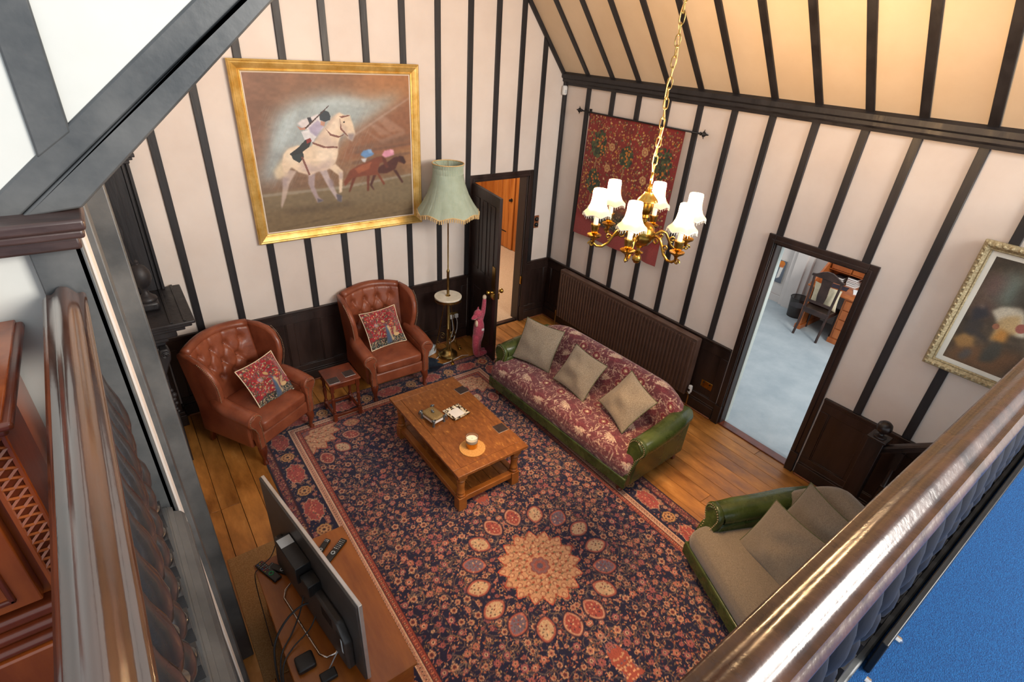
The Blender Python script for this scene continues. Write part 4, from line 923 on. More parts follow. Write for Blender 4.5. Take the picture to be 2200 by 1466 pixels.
part('case', MB().grid(superbox(.030,.022,.055,.4,.5,20,14), cu=True), 'white_plastic', se, smooth=180); part('lens', MB().box(-.02,.02,-.0245,-.018,-.035,.005), 'grey_plastic', se, bevel=.003)

# ------------------------------------------------------------------ standard lamp with onyx table
lp_ = thing('floor_lamp', 'brass standard lamp with round onyx table and pleated green fringed shade', 'lamp', (-1.945,-.37,0))
part('base', MB().lathe([(.125,.015),(.130,.03),(.122,.05),(.10,.06),(.085,.075),(.07,.095),(.045,.11),(.02,.118)],36), 'brass_old', lp_)
part('column', MB().lathe([(.024,.112),(.026,.13),(.019,.145),(.019,.40),(.023,.405),(.023,.425),(.019,.43),(.019,.84),(.034,.85),(.034,.868)],18), 'brass_old', lp_)
part('table_top', MB().lathe([(.165,.868),(.172,.872),(.172,.888),(.168,.892),(0,.892)],48), 'onyx', lp_)
g = MB().lathe([(.166,.868),(.166,.84),(.162,.84),(.162,.868)],48,capb=False,capt=False)
for i in range(56): a = 2*pi*i/56; g.tube([(.164*cos(a),.164*sin(a),.845),(.166*cos(a),.166*sin(a),.822)],[.004,.0015],5)
part('gallery_fringe', g, 'brass_old', lp_, stuff=True)
part('pole', MB().lathe([(.030,.892),(.032,.898),(.018,.905),(.0165,.91),(.0165,1.20),(.018,1.205),(.020,1.22),(.016,1.235),(.0085,1.25),(.0085,1.96),(.012,1.965),(.012,2.0)],16), 'brass_old', lp_)
for i in range(3):
    a = radians(-105+i*120); c_,s_ = cos(a), sin(a)
    P_ = [(.035,.835),(.06,.70),(.095,.50),(.135,.28),(.165,.12),(.185,.06),(.215,.035),(.235,.05),(.23,.075),(.212,.07)]
    lg = part('leg', MB().tube([(r*c_,r*s_,z) for r,z in P_],.0065,8), 'brass_old', lp_, smooth=70)
    part('paw_foot', MB().sphere((.222*c_,.222*s_,.02),.02,10,8,(1.2,1.2,.9)).sphere((.238*c_+.014*s_,.238*s_-.014*c_,.013),.012,8,6).sphere((.238*c_-.014*s_,.238*s_+.014*c_,.013),.012,8,6).sphere((.245*c_,.245*s_,.013),.012,8,6), 'brass', lg)
    sw_ = []
    for q in range(26):
        th = q*.42; rr = .045*(1-q/30); sw_.append(((.075+rr*cos(th))*c_,(.075+rr*cos(th))*s_,.30+rr*1.2*sin(th)))
    part('scrollwork', MB().tube(sw_,.0035,6), 'brass_old', lp_, smooth=70)
    sw_ = [((.13+.028*(1-q/24)*cos(pi+q*.45))*c_,(.13+.028*(1-q/24)*cos(pi+q*.45))*s_,.185+.03*(1-q/24)*sin(pi+q*.45)) for q in range(20)]
    part('scrollwork', MB().tube(sw_,.003,6), 'brass_old', lp_, smooth=70)
prof = [(.175,2.505),(.168,2.46),(.168,2.40),(.178,2.33),(.20,2.25),(.235,2.16),(.285,2.07),(.345,1.985)]
rows = []; NA = 180
for (r,z) in prof:
    row = []
    for i in range(NA):
        a = 2*pi*i/NA; k_ = (2.505-z)/.52
        rr = r*(1+.035*k_*abs(cos(4*a))**.5*1.0)+.0045*cos(60*a+14*k_)
        row.append((rr*cos(a), rr*sin(a), z-.035*k_**3*(1-abs(sin(4*a)))))
    rows.append(row)
shd = part('shade', MB().grid(rows, cu=True), 'shade_green', lp_, smooth=60)
part('shade_trim', MB().torus((0,0,2.505),.176,.006,48,6), 'fringe', shd, smooth=180)
fr_ = MB()
bt = rows[-1]
fr_.tube(bt[::2], .007, 6, closed=True)
for i in range(0,NA,2):
    x_,y_,z_ = bt[i]; fr_.tube([(x_,y_,z_),(x_*1.006,y_*1.006,z_-.042)],[.009,.006],5)
part('shade_fringe', fr_, 'fringe', shd, stuff=True)
for i in range(6):
    a = 2*pi*i/6; part('shade_wire', MB().tube([(.012*cos(a),.012*sin(a),2.40),(.17*cos(a),.17*sin(a),2.495)],.002,5), 'brass_old', lp_)

# ------------------------------------------------------------------ plush fox hanging from the door knob
fx = thing('plush_fox', 'red spotted plush fox doorstop hanging by one paw from the brass door knob', 'soft toy', (-1.62,-.60,0))
def blob(name, chain_list, mat, par, vox=.006):
    m_ = MB()
    for pts, rr in chain_list:
        pts = [Vector(p) for p in pts]
        for a,b,r1,r2_ in zip(pts[:-1],pts[1:],rr[:-1],rr[1:]):
            k = max(2,int((b-a).length/.012))
            for q in range(k+1): m_.sphere(a.lerp(b,q/k), r1+(r2_-r1)*q/k, 12, 8)
    o = part(name, m_, mat, par, smooth=180)
    r = o.modifiers.new('remesh','REMESH'); r.mode = 'VOXEL'; r.voxel_size = vox; r.use_smooth_shade = True
    s_ = o.modifiers.new('smooth','SMOOTH'); s_.iterations = 6; s_.factor = .6
    return o
body = [([(0,0,.60),(0,-.005,.50),(.0,.0,.40),(.0,.01,.32)],[.045,.068,.074,.066]),
        ([(-.03,0,.33),(-.05,-.02,.20),(-.045,-.03,.10),(-.02,-.02,.055)],[.055,.047,.042,.036]), ([(-.02,-.02,.055),(.06,-.01,.05),(.11,.0,.045)],[.036,.038,.034]),
        ([(.03,.02,.33),(.02,.04,.20),(.03,.04,.11),(.045,.04,.06)],[.055,.045,.04,.036]), ([(.045,.04,.06),(.10,.06,.05),(.14,.06,.045)],[.036,.036,.032]),
        ([(.03,0,.57),(.045,-.02,.68),(.05,-.03,.78),(.05,-.035,.86)],[.034,.032,.029,.026])]
fb = blob('body', body, 'plush', fx)
fh = blob('head', [([(-.01,-.01,.66),(-.03,-.015,.67)],[.058,.055]),([(-.03,-.015,.66),(-.085,-.02,.635),(-.115,-.022,.625)],[.045,.03,.018]),([(0,.03,.70),(.01,.04,.735)],[.018,.008]),([(0,-.05,.70),(.01,-.06,.735)],[.018,.008])], 'plush', fx)
part('muzzle', MB().sphere((-.085,-.022,.618),.024,12,8,(1.3,.9,.6)), 'plush_pale', fx, smooth=180)
part('nose', MB().sphere((-.133,-.022,.628),.009,8,6), 'black_plastic', fx); part('eye', MB().sphere((-.055,-.052,.672),.006,8,6), 'black_plastic', fx)
part('paw', MB().sphere((.05,-.035,.895),.026,12,8,(1,1,1.3)), 'plush_pale', fx, smooth=180)
part('chest', MB().sphere((-.055,-.03,.54),.032,12,8,(.6,.8,1.5)), 'plush_pale', fx, smooth=180)
part('tag', MB().box(.0,.035,-.078,-.074,.44,.47), 'white_plastic', fx)
# router and a dark pouch beside the lamp
ro = thing('router_box', 'pale grey plastic box on the floor between the armchair and the lamp', 'box', (-2.16,-.19,0), radians(18))
part('case', MB().box(-.11,.11,-.07,.07,0,.125), 'grey_plastic', ro, bevel=.018, seg=4, smooth=60); part('lid_seam', MB().box(-.111,.111,-.071,.071,.094,.097), 'cable', ro, bevel=.001); part('vent', MB().box(.02,.07,-.0715,-.069,.01,.03), 'white_plastic', ro)
M('navy', (22,34,48), (34,48,64), scale=20, rough=.7)
po = thing('pouch', 'small crumpled dark blue pouch at the foot of the right armchair', 'bag', (-2.36,-.55,0), .3)
F_, B_ = pillow(.15,.20,.09,20,.5,4); part('fabric', MB().grid(F_).grid(B_), 'navy', po, smooth=180, loc=(0,0,.085), rot=(radians(70),0,.2)); part('drawstring', MB().tube([(-.04,-.02,.15),(0,-.05,.17),(.05,-.02,.15)],.004,6), 'cable', po)
tag(part('power_cord', MB().tube([(-1.83,-.17,.01),(-1.9,-.28,.012),(-2.06,-.33,.006),(-2.2,-.42,.006),(-2.17,-.52,.006),(-2.02,-.52,.006),(-1.78,-.46,.006),(-1.70,-.5,.006)],.0045,6), 'white_plastic', smooth=180), 'white flex looping over the floor round the brass lamp base', 'cord')

# ------------------------------------------------------------------ chandelier
CX, CY = -2.436, -3.577
cn = thing('chandelier', 'brass six arm chandelier with lit cream fringed shades hanging on a chain', 'chandelier', (CX,CY,0))
part('body', MB().lathe([(0,2.55),(.016,2.553),(.028,2.57),(.029,2.585),(.022,2.60),(.010,2.612),(.030,2.618),(.034,2.625),(.012,2.634),(.010,2.65),(.026,2.66),(.030,2.668),(.055,2.68),(.078,2.71),(.084,2.745),(.074,2.785),(.05,2.81),(.022,2.822),(.020,2.84),(.030,2.85),(.026,2.866),(.033,2.875),(.040,2.90),(.042,2.925),(.040,2.935),(.062,2.945),(.058,2.955),(.040,2.975),(.028,2.99),(.026,3.0),(.010,3.008),(.014,3.018),(.009,3.03),(.016,3.036),(.008,3.045),(0,3.047)],28), 'brass', cn)
part('ring', MB().torus((0,0,3.082),.032,.006,24,8,Matrix.Rotation(pi/2,3,'X')@Matrix.Rotation(.6,3,'Y')), 'brass', cn, smooth=180)
lk = MB(); lp2 = [(.0135*cos(2*pi*i/16), 0, .022*sin(2*pi*i/16)+(.008 if sin(2*pi*i/16)>0 else -.008)) for i in range(16)]
lme = lk.tube(lp2,.0032,6,closed=True).mesh('chain_link','brass_old',180)
z = 3.13; i = 0
while z < roof(CX)-.25:
    link('chain_link', lme, cn, (0,0,z), (0,0,(i%2)*pi/2+.5)); z += .050; i += 1
part('flex', MB().tube([(.012*cos(q*.9),.012*sin(q*.9),3.06+q*.05) for q in range(int((roof(CX)-3.3)/.05))],.0028,6), 'fringe', cn, smooth=180)
part('ceiling_rose', MB().lathe([(.06,roof(CX)-.14),(.05,roof(CX)-.2),(.01,roof(CX)-.24)],20), 'brass', cn)
arm_pts = [(.07,2.715),(.095,2.75),(.125,2.765),(.155,2.752),(.178,2.715),(.20,2.675),(.235,2.65),(.27,2.652),(.293,2.67)]
sh_prof = [(.038,2.998),(.040,2.985),(.040,2.95),(.046,2.915),(.060,2.885),(.080,2.862)]
for i in range(6):
    a = radians(27+60*i); c_,s_ = cos(a), sin(a); R_ = Matrix.Rotation(a,3,'Z')
    A = part('arm', MB().tube([(r*c_,r*s_,z) for r,z in arm_pts],.0085,8), 'brass', cn, smooth=70)
    for (r0,z0,R0,ph,sg) in ((.125,2.735,.026,pi/2,1),(.205,2.715,.022,-pi/2,-1),(.305,2.665,.020,0,1)):
        sp_ = [((r0+R0*(1-q/22)*cos(ph+sg*q*.42))*c_,(r0+R0*(1-q/22)*cos(ph+sg*q*.42))*s_,z0+R0*(1-q/22)*sin(ph+sg*q*.42)) for q in range(19)]
        part('scroll', MB().tube(sp_,.0055,6), 'brass', A, smooth=70)
    px_,py_ = .293*c_, .293*s_
    part('drip_pan', MB().lathe([(.006,2.665),(.010,2.69),(.018,2.70),(.042,2.716),(.044,2.724),(.040,2.722),(.015,2.712),(.008,2.715),(.008,2.725)],24,(px_,py_,0)), 'brass', cn)
    part('candle_cup', MB().lathe([(.010,2.722),(.016,2.73),(.023,2.752),(.025,2.775),(.029,2.785),(.029,2.79),(0,2.79)],22,(px_,py_,0),lobes=(11,.05)), 'brass', cn)
    part('candle_tube', MB().lathe([(.0145,2.788),(.0145,2.90),(0,2.90)],14,(px_,py_,0)), 'candle', cn)
    rows = []; NA = 72
    for (r,z) in sh_prof:
        k_ = (2.998-z)/.136; rows.append([(px_+(r*(1+.06*k_*abs(cos(3*b)))+.0006*cos(36*b))*cos(b), py_+(r*(1+.06*k_*abs(cos(3*b)))+.0006*cos(36*b))*sin(b), z-.014*k_**3*(1-abs(sin(3*b)))) for b in [2*pi*j/NA for j in range(NA)]])
    S_ = part('candle_shade', MB().grid(rows, cu=True), 'candle_shade', cn, smooth=60)
    part('shade_trim', MB().tube([rows[0][j] for j in range(0,NA,3)],.0028,6,closed=True), 'wax', S_, smooth=180)
    q_ = MB().tube(rows[-1][::2],.0028,5,closed=True)
    for j in range(0,NA,2): x_,y_,z_ = rows[-1][j]; q_.tube([(x_,y_,z_),(x_+(x_-px_)*.03,y_+(y_-py_)*.03,z_-.016)],[.0022,.0016],4)
    part('shade_fringe', q_, 'candle_fringe' if 'candle_fringe' in MATS else 'wax', S_, stuff=True)
    L_ = bpy.data.lights.new('candle_bulb','POINT'); L_.energy = 46; L_.color = (1,.64,.33); L_.shadow_soft_size = .022
    lo_ = bpy.data.objects.new('candle_bulb', L_); COL.objects.link(lo_); lo_.parent = cn; lo_.location = (px_,py_,2.992)

# ------------------------------------------------------------------ TV on its oak cabinet
tu = thing('tv_cabinet', 'low oak television cabinet with drawers standing half on the rug', 'cabinet', (-4.558,-3.375,0))
part('top', MB().box(-.312,.312,-.605,.605,.475,.50), 'oak_unit', tu, bevel=.004)
part('carcass', MB().box(-.295,.285,-.585,.585,.06,.475), 'oak_unit', tu, bevel=.003); part('plinth', MB().box(-.30,.295,-.595,.595,0,.07), 'oak_unit', tu, bevel=.004)
for j in range(2):
    for k in range(2):
        d_ = part('drawer', MB().box(.285,.302,-.57+j*.58,-.01+j*.58,.09+k*.19,.265+k*.19), 'oak_unit', tu, bevel=.003)
        part('drawer_knob', MB().lathe([(.008,0),(.008,.012),(.016,.02),(.012,.03),(0,.032)],12,(.302,-.29+j*.58,.178+k*.19),Matrix.Rotation(pi/2,3,'Y')), 'brass', d_)
ta = math.atan2(-3.922+2.726, -4.515+4.686)
tv = thing('television', 'flat television seen from behind and above, on a looped wire stand', 'television', (-4.60,-3.325,.50), ta+pi/2)
# local: -y along the near direction, +x towards the room (screen side)
HL = .604
part('bezel', MB().box(-.012,.010,-HL,HL,.03,.70), 'silver', tv, bevel=.003)
part('screen', MB().box(.0095,.0115,-HL+.012,HL-.012,.045,.688), 'black_plastic', tv, bevel=.001)
part('rear_panel', MB().box(-.024,-.011,-HL+.004,HL-.004,.034,.696), 'tv_back', tv, bevel=.002)
hs = MB().prism([(-.50,.05),(.46,.05),(.40,.36),(.30,.40),(-.42,.40),(-.50,.30)],-.07,-.022,'x'); part('rear_housing', hs, 'tv_back', tv, bevel=.012, seg=2)
part('rear_box', MB().box(-.115,-.024,-.06,.22,.40,.53), 'black_plastic', tv, bevel=.004); part('rear_box', MB().box(-.10,-.024,-.17,-.065,.38,.47), 'black_plastic', tv, bevel=.004)
part('rating_label', MB().box(-.11,-.03,.13,.205,.5302,.531), 'grey_plastic', tv); 
for i in range(14): part('vent_slot', MB().box(-.0715,-.069,-.24-.009*i,-.235-.009*i,.28,.36), 'black_plastic', tv)
part('port_recess', MB().box(-.0716,-.06,-.47,-.40,.16,.32), 'black_plastic', tv); part('port_row', MB().box(-.073,-.06,-.465,-.45,.18,.30), 'grey_plastic', tv)
part('stand_neck', MB().prism([(-.06,0),(.06,0),(.04,.12),(-.04,.12)],-.05,-.024,'x'), 'black_plastic', tv, bevel=.004)
def tvl(p):  # world point -> television local
    d = Vector(p)-Vector((-4.60,-3.325,.50)); a = ta+pi/2; return (d.x*cos(a)+d.y*sin(a), -d.x*sin(a)+d.y*cos(a), d.z)
loop = [(-4.60,-3.00,.56),(-4.64,-3.03,.512),(-4.70,-3.055,.508),(-4.745,-3.085,.508),(-4.768,-3.14,.508),(-4.70,-3.62,.508),(-4.67,-3.66,.508),(-4.62,-3.665,.508),(-4.585,-3.64,.52),(-4.56,-3.62,.56)]
part('wire_stand', MB().tube([tvl(p) for p in loop],.0065,8), 'chrome', tv, smooth=180)
def remote(label, x, y, rz, L, w_, nb, seed, col=False):
    o = thing('remote_control', label, 'remote', (x,y,.5005), rz, 'remote controls on the television cabinet')
    part('case', MB().box(-w_/2,w_/2,-L/2,L/2,.001,.019), 'black_plastic', o, bevel=.006, seg=3, smooth=60)
    M('button_red',(190,40,40),rough=.5); M('button_green',(40,150,90),rough=.5); M('button_blue',(60,90,170),rough=.5); M('button_yellow',(190,170,60),rough=.5); M('button_grey',(150,150,152),rough=.5)
    r = random.Random(seed)
    for i in range(nb):
        for j in range(3):
            part('button', MB().box(-w_*.36+j*w_*.27,-w_*.36+j*w_*.27+w_*.17,L*.42-i*L*.075-.005,L*.42-i*L*.075,.018,.0215), r.choice(['button_red','button_blue','button_grey','button_grey','button_yellow'] if col else ['button_grey','button_grey','white_plastic']), o)
    part('dial', MB().torus((0,-L*.16,.0195),w_*.25,w_*.07,16,6), 'button_green' if col else 'grey_plastic', o, smooth=180)
remote('long black remote with coloured buttons at the far left corner of the cabinet', -4.80,-2.885,radians(21),.215,.056,6,1,True)
remote('slim black remote tucked under the back of the television', -4.735,-2.905,radians(35),.16,.045,1,2)
remote('short black remote with round dial in front of the screen, nearer the television', -4.435,-2.895,radians(-50),.15,.042,2,3)
remote('long black remote with pale keys in front of the screen, nearer the cabinet edge', -4.365,-2.965,radians(-56),.20,.05,6,4)
tag(part('media_box', MB().grid(superbox(.052,.052,.018,.25,.28,40,12,.0185), cu=True), 'black_plastic', smooth=60, loc=(-4.785,-3.625,.5005)), 'small square black media box on the near end of the cabinet', 'media box')
tag(part('adapter_box', MB().box(-.045,.045,-.03,.03,0,.03), 'black_plastic', bevel=.006, loc=(-4.70,-3.77,.5005)), 'small black adapter at the near end of the cabinet, beside the media box', 'adapter')
def cable(label, pts, r, mat='cable'):
    # smooth the control points
    P = [Vector(p) for p in pts]; out = []
    for i in range(len(P)-1):
        p0,p1,p2,p3 = P[max(i-1,0)],P[i],P[i+1],P[min(i+2,len(P)-1)]
        for q in range(8):
            u_ = q/8; out.append(.5*((2*p1)+(p2-p0)*u_+(2*p0-5*p1+4*p2-p3)*u_**2+(3*p1-p0-3*p2+p3)*u_**3))
    out.append(P[-1]); tag(part('cable', MB().tube(out,r,8), mat, smooth=180), label, 'cable')
cable('thick dark cable arching from the television to behind the cabinet', [(-4.63,-3.36,.62),(-4.70,-3.35,.64),(-4.80,-3.36,.60),(-4.895,-3.40,.50),(-4.93,-3.47,.35),(-4.94,-3.55,.12)], .0065)
cable('grey cable drooping from the television port row across the wire stand', [(-4.66,-3.27,.66),(-4.72,-3.33,.56),(-4.80,-3.41,.515),(-4.89,-3.50,.49),(-4.935,-3.60,.30),(-4.94,-3.66,.1)], .005)
cable('black cable from the television rear box bending down behind the cabinet', [(-4.62,-3.42,.66),(-4.70,-3.46,.55),(-4.82,-3.50,.515),(-4.90,-3.57,.48),(-4.935,-3.66,.25)], .0045)
cable('pale grey thin cable from the television side down past the media box', [(-4.575,-3.73,.72),(-4.60,-3.70,.60),(-4.66,-3.72,.53),(-4.74,-3.80,.51),(-4.80,-3.95,.49)], .004, 'button_grey')
cable('thin black wire trailing from the television over the long remote to the floor', [(-4.70,-2.80,.66),(-4.76,-2.82,.56),(-4.85,-2.84,.526),(-4.885,-2.86,.46),(-4.895,-2.95,.2),(-4.90,-3.08,.01)], .003)
tag(part('door_mat', MB().box(-5.01,-4.40,-3.3,-2.18,.001,.010), 'sisal', bevel=.004), 'brown woven sisal mat on the boards behind the television cabinet', 'mat')

# ------------------------------------------------------------------ foot of the stair by the right wall
sn = thing('stair_rail', 'dark stair newel with ball finial and moulded handrail by the right wall', 'stair rail', (-.37,-4.77,0))
part('newel', MB().box(-.06,.06,-.06,.06,0,1.035), 'wainscot', sn, bevel=.004); part('newel_cap', MB().box(-.072,.072,-.072,.072,1.035,1.06), 'wainscot', sn, bevel=.006)
part('ball', MB().lathe([(.05,1.06),(.048,1.068),(.022,1.078),(.018,1.09),(.03,1.10),(.05,1.12),(.058,1.15),(.05,1.185),(.03,1.203),(0,1.208)],24), 'wainscot', sn)
hp = [(-.035,-.06),(-.035,-.045),(-.028,-.04),(-.028,-.02),(-.038,-.01),(-.03,.012),(0,.018),(.03,.012),(.038,-.01),(.028,-.02),(.028,-.04),(.035,-.045),(.035,-.06)]
m_ = MB(); nn = len(hp)
m_.add([(a,-.055,.985+b) for a,b in hp]+[(a,-1.25,.985+.82*1.19+b) for a,b in hp],[tuple(range(nn)),tuple(reversed(range(nn,2*nn)))]+[(i,(i+1)%nn,nn+(i+1)%nn,nn+i) for i in range(nn)])
part('handrail', m_, 'wainscot', sn, smooth=30)
for i in range(5):
    y_ = -.18-.21*i; zb = .22+.18*(i//1)*.95
    part('baluster', MB().box(-.025,.025,y_-.025,y_+.025,.86+(-y_-.055)*.82-.12,.86+(-y_-.055)*.82+.06).lathe([(.018,zb),(.03,zb+.06),(.038,zb+.16),(.03,zb+.30),(.02,zb+.42),(.026,zb+.43),(.018,zb+.445),(.016,.75+(-y_-.055)*.82)],14,(0,y_,0)), 'wainscot', sn)
for i in range(6): 
    part('tread', MB().box(-.04,.33,-.16-.23*i-.25,-.16-.23*i,.0+.18*i,.18*(i+1)), 'wainscot', sn, bevel=.006)
ART_HORSE = {
  'aura': [(0.1,0.741),(0.18,0.999),(0.237,1.112),(0.411,1.224),(0.721,1.286),(0.937,1.273),(1.162,1.233),(1.569,1.294),(0.985,0.974),(0.822,0.868),(0.516,0.771),(0.281,0.784),(0.214,0.611),(0.103,0.508),(0.01,0.516)],
  'stand': [(0.967,0.947),(1.589,1.287),(1.624,1.188),(1.608,0.758),(0.8,0.655)],
  'roof1': [(1.159,0.997),(1.257,0.893),(1.398,0.895),(1.208,1.01)],
  'roof2': [(1.295,1.093),(1.554,0.934),(1.366,0.919),(1.243,1.052)],
  'roof3': [(1.077,0.957),(1.262,0.849),(1.537,0.935),(1.552,0.897),(1.276,0.804)],
  'ground': [(0.005,0.404),(0.774,0.404),(1.607,0.474),(1.608,-0.013),(-0.007,-0.007)],
  'dirt': [(-0.023,0.235),(0.599,0.222),(1.595,0.161),(1.608,-0.013),(-0.007,-0.007)],
  'fence': [(0.004,0.397),(0.774,0.404),(1.607,0.474),(1.606,0.45),(0.771,0.374),(-0.001,0.369)],
  'body': [(0.256,0.759),(0.312,0.81),(0.397,0.832),(0.522,0.813),(0.587,0.878),(0.686,0.984),(0.77,1.076),(0.841,1.125),(0.89,1.1),(0.947,1.099),(0.973,1.016),(0.991,0.918),(0.95,0.846),(0.907,0.879),(0.882,0.943),(0.85,0.923),(0.804,0.841),(0.789,0.728),(0.753,0.643),(0.67,0.584),(0.564,0.57),(0.487,0.54),(0.377,0.581),(0.314,0.631),(0.264,0.579),(0.23,0.609),(0.231,0.678)],
  'neckshade': [(0.586,0.865),(0.68,0.929),(0.733,0.872),(0.804,0.841),(0.791,0.785),(0.666,0.805)],
  'bellyshade': [(0.383,0.626),(0.49,0.561),(0.641,0.586),(0.754,0.658),(0.711,0.675),(0.555,0.614),(0.445,0.664)],
  'leg1': [(0.232,0.623),(0.357,0.593),(0.27,0.472),(0.218,0.339),(0.16,0.232),(0.16,0.272),(0.205,0.456)],
  'leg2': [(0.466,0.549),(0.536,0.558),(0.513,0.428),(0.542,0.32),(0.589,0.273),(0.526,0.258),(0.48,0.372),(0.455,0.463)],
  'leg3': [(0.564,0.628),(0.658,0.585),(0.69,0.457),(0.738,0.331),(0.788,0.295),(0.778,0.24),(0.722,0.279),(0.651,0.415)],
  'leg4': [(0.673,0.605),(0.752,0.639),(0.824,0.558),(0.793,0.341),(0.761,0.336),(0.778,0.517),(0.714,0.57)],
  'hoof1': [(0.727,0.332),(0.788,0.31),(0.778,0.237),(0.735,0.254)],
  'hoof2': [(0.525,0.307),(0.593,0.275),(0.526,0.257)],
  'tail': [(0.266,0.731),(0.204,0.68),(0.138,0.602),(0.16,0.528),(0.238,0.539),(0.255,0.607)],
  'helmet': [(0.643,1.105),(0.658,1.131),(0.698,1.146),(0.739,1.13),(0.752,1.09),(0.743,1.056),(0.693,1.04),(0.645,1.059)],
  'face': [(0.651,1.052),(0.693,1.037),(0.681,1.0),(0.644,1.012)],
  'torso': [(0.422,1.031),(0.47,1.063),(0.557,1.087),(0.63,1.112),(0.646,1.065),(0.673,0.991),(0.61,0.945),(0.541,0.961),(0.467,0.99)],
  'lav': [(0.523,0.989),(0.624,1.059),(0.674,1.004),(0.591,0.905),(0.539,0.948)],
  'arm': [(0.415,1.012),(0.461,0.991),(0.518,1.005),(0.486,0.97),(0.444,0.971)],
  'breech': [(0.449,0.958),(0.528,0.972),(0.593,0.905),(0.544,0.853),(0.474,0.883)],
  'band': [(0.521,1.081),(0.557,1.087),(0.572,1.04),(0.538,1.028)],
  'thigh': [(0.541,0.873),(0.508,0.813),(0.415,0.756),(0.329,0.741),(0.311,0.756),(0.409,0.818),(0.481,0.883)],
  'red': [(0.488,0.883),(0.53,0.897),(0.543,0.867),(0.49,0.844)],
  'cloth': [(0.329,0.741),(0.441,0.789),(0.446,0.72),(0.396,0.667),(0.338,0.706)],
  'whip': [(0.488,0.99),(0.742,1.189),(0.748,1.184),(0.501,0.981)],
  'girth': [(0.417,0.722),(0.437,0.727),(0.488,0.547),(0.47,0.541)],
  'breast': [(0.542,0.86),(0.667,0.812),(0.793,0.806),(0.791,0.789),(0.65,0.796),(0.543,0.842)],
  'rein': [(0.686,0.984),(0.739,0.927),(0.825,0.903),(0.873,0.922),(0.864,0.909),(0.809,0.886),(0.729,0.911)],
  'bridle1': [(0.837,1.088),(0.943,1.099),(0.947,1.09),(0.861,1.071)],
  'bridle2': [(0.843,1.074),(0.851,0.978),(0.916,0.899),(0.904,0.896),(0.838,0.965)],
  'muzzle': [(0.903,0.921),(0.988,0.921),(0.951,0.846),(0.914,0.871)],
  'h2': [(0.825,0.445),(0.9,0.559),(0.999,0.605),(1.099,0.635),(1.201,0.674),(1.276,0.682),(1.307,0.629),(1.238,0.611),(1.209,0.552),(1.196,0.491),(1.022,0.489),(0.924,0.482),(0.829,0.399)],
  'h2l1': [(1.08,0.5),(1.113,0.497),(1.092,0.327),(1.071,0.326)],
  'h2l2': [(1.174,0.539),(1.207,0.521),(1.283,0.389),(1.265,0.375)],
  'h2l3': [(0.926,0.497),(0.975,0.508),(0.878,0.333),(0.866,0.337)],
  'h3': [(1.21,0.567),(1.332,0.62),(1.403,0.662),(1.49,0.672),(1.54,0.607),(1.521,0.584),(1.452,0.612),(1.413,0.537),(1.307,0.498),(1.206,0.506)],
  'h3l1': [(1.379,0.539),(1.43,0.52),(1.504,0.386),(1.485,0.379)],
  'h3l2': [(1.154,0.494),(1.188,0.491),(1.13,0.387),(1.156,0.329),(1.139,0.336),(1.105,0.389)],
  'r2': [(1.024,0.707),(1.06,0.749),(1.125,0.76),(1.179,0.713),(1.152,0.692),(1.078,0.674)],
  'r2b': [(1.029,0.67),(1.094,0.673),(1.074,0.629),(1.043,0.639)],
  'r3': [(1.265,0.693),(1.296,0.736),(1.373,0.747),(1.413,0.692),(1.352,0.673),(1.3,0.665)],
  'haunch': [(0.27,0.758),(0.324,0.802),(0.422,0.804),(0.431,0.721),(0.371,0.641),(0.292,0.674)],
  'shoulder': [(0.579,0.81),(0.768,0.786),(0.766,0.7),(0.675,0.62),(0.575,0.655)],
  'neckhi': [(0.669,0.957),(0.775,1.062),(0.846,1.101),(0.836,1.006),(0.767,0.912),(0.703,0.873)],
  'mane': [(0.841,1.128),(0.763,1.083),(0.672,0.984),(0.589,0.892),(0.548,0.853),(0.584,0.851),(0.683,0.956),(0.782,1.055)],
  'eye': [(0.872,1.04),(0.891,1.042),(0.892,1.028),(0.874,1.026)],
  'cheek': [(0.839,1.034),(0.903,0.998),(0.903,0.921),(0.86,0.944),(0.833,0.979)],
  'hock': [(0.21,0.541),(0.272,0.536),(0.246,0.452),(0.205,0.442)],
  'knee1': [(0.661,0.496),(0.707,0.478),(0.72,0.409),(0.673,0.406)],
  'knee2': [(0.782,0.553),(0.823,0.55),(0.813,0.476),(0.777,0.479)],
  'h2hi': [(0.948,0.571),(1.048,0.609),(1.148,0.632),(1.109,0.559),(0.992,0.522)],
  'r2h': [(1.108,0.754),(1.149,0.759),(1.158,0.721),(1.122,0.716)],
  'r3h': [(1.356,0.744),(1.399,0.744),(1.409,0.71),(1.367,0.707)],
  'h2head': [(1.26,0.683),(1.308,0.652),(1.337,0.558),(1.302,0.553),(1.273,0.624)],
  'h3head': [(1.464,0.67),(1.516,0.663),(1.543,0.598),(1.518,0.583),(1.479,0.626)],
  'beam1': [(0.98,0.918),(1.602,1.259),(1.609,1.242),(0.986,0.897)],
  'beam2': [(0.964,0.747),(1.601,0.804),(1.6,0.781),(0.962,0.718)],
  'beam3': [(0.924,0.647),(1.598,0.712),(1.6,0.684),(0.921,0.614)],
  'crowd': [(0.968,0.79),(1.605,0.895),(1.602,0.82),(0.963,0.732)],
  'shadow': [(0.184,0.225),(0.6,0.23),(0.918,0.234),(0.881,0.191),(0.471,0.176),(0.193,0.186)],
  'swirl1': [(0.165,0.817),(0.31,1.073),(0.458,1.173),(0.379,0.993),(0.271,0.812)],
  'swirl2': [(0.516,1.197),(0.863,1.267),(1.239,1.212),(0.853,1.168),(0.648,1.144)],
  'toplight': [(1.029,1.469),(1.619,1.48),(1.617,1.301),(1.244,1.287)],
}
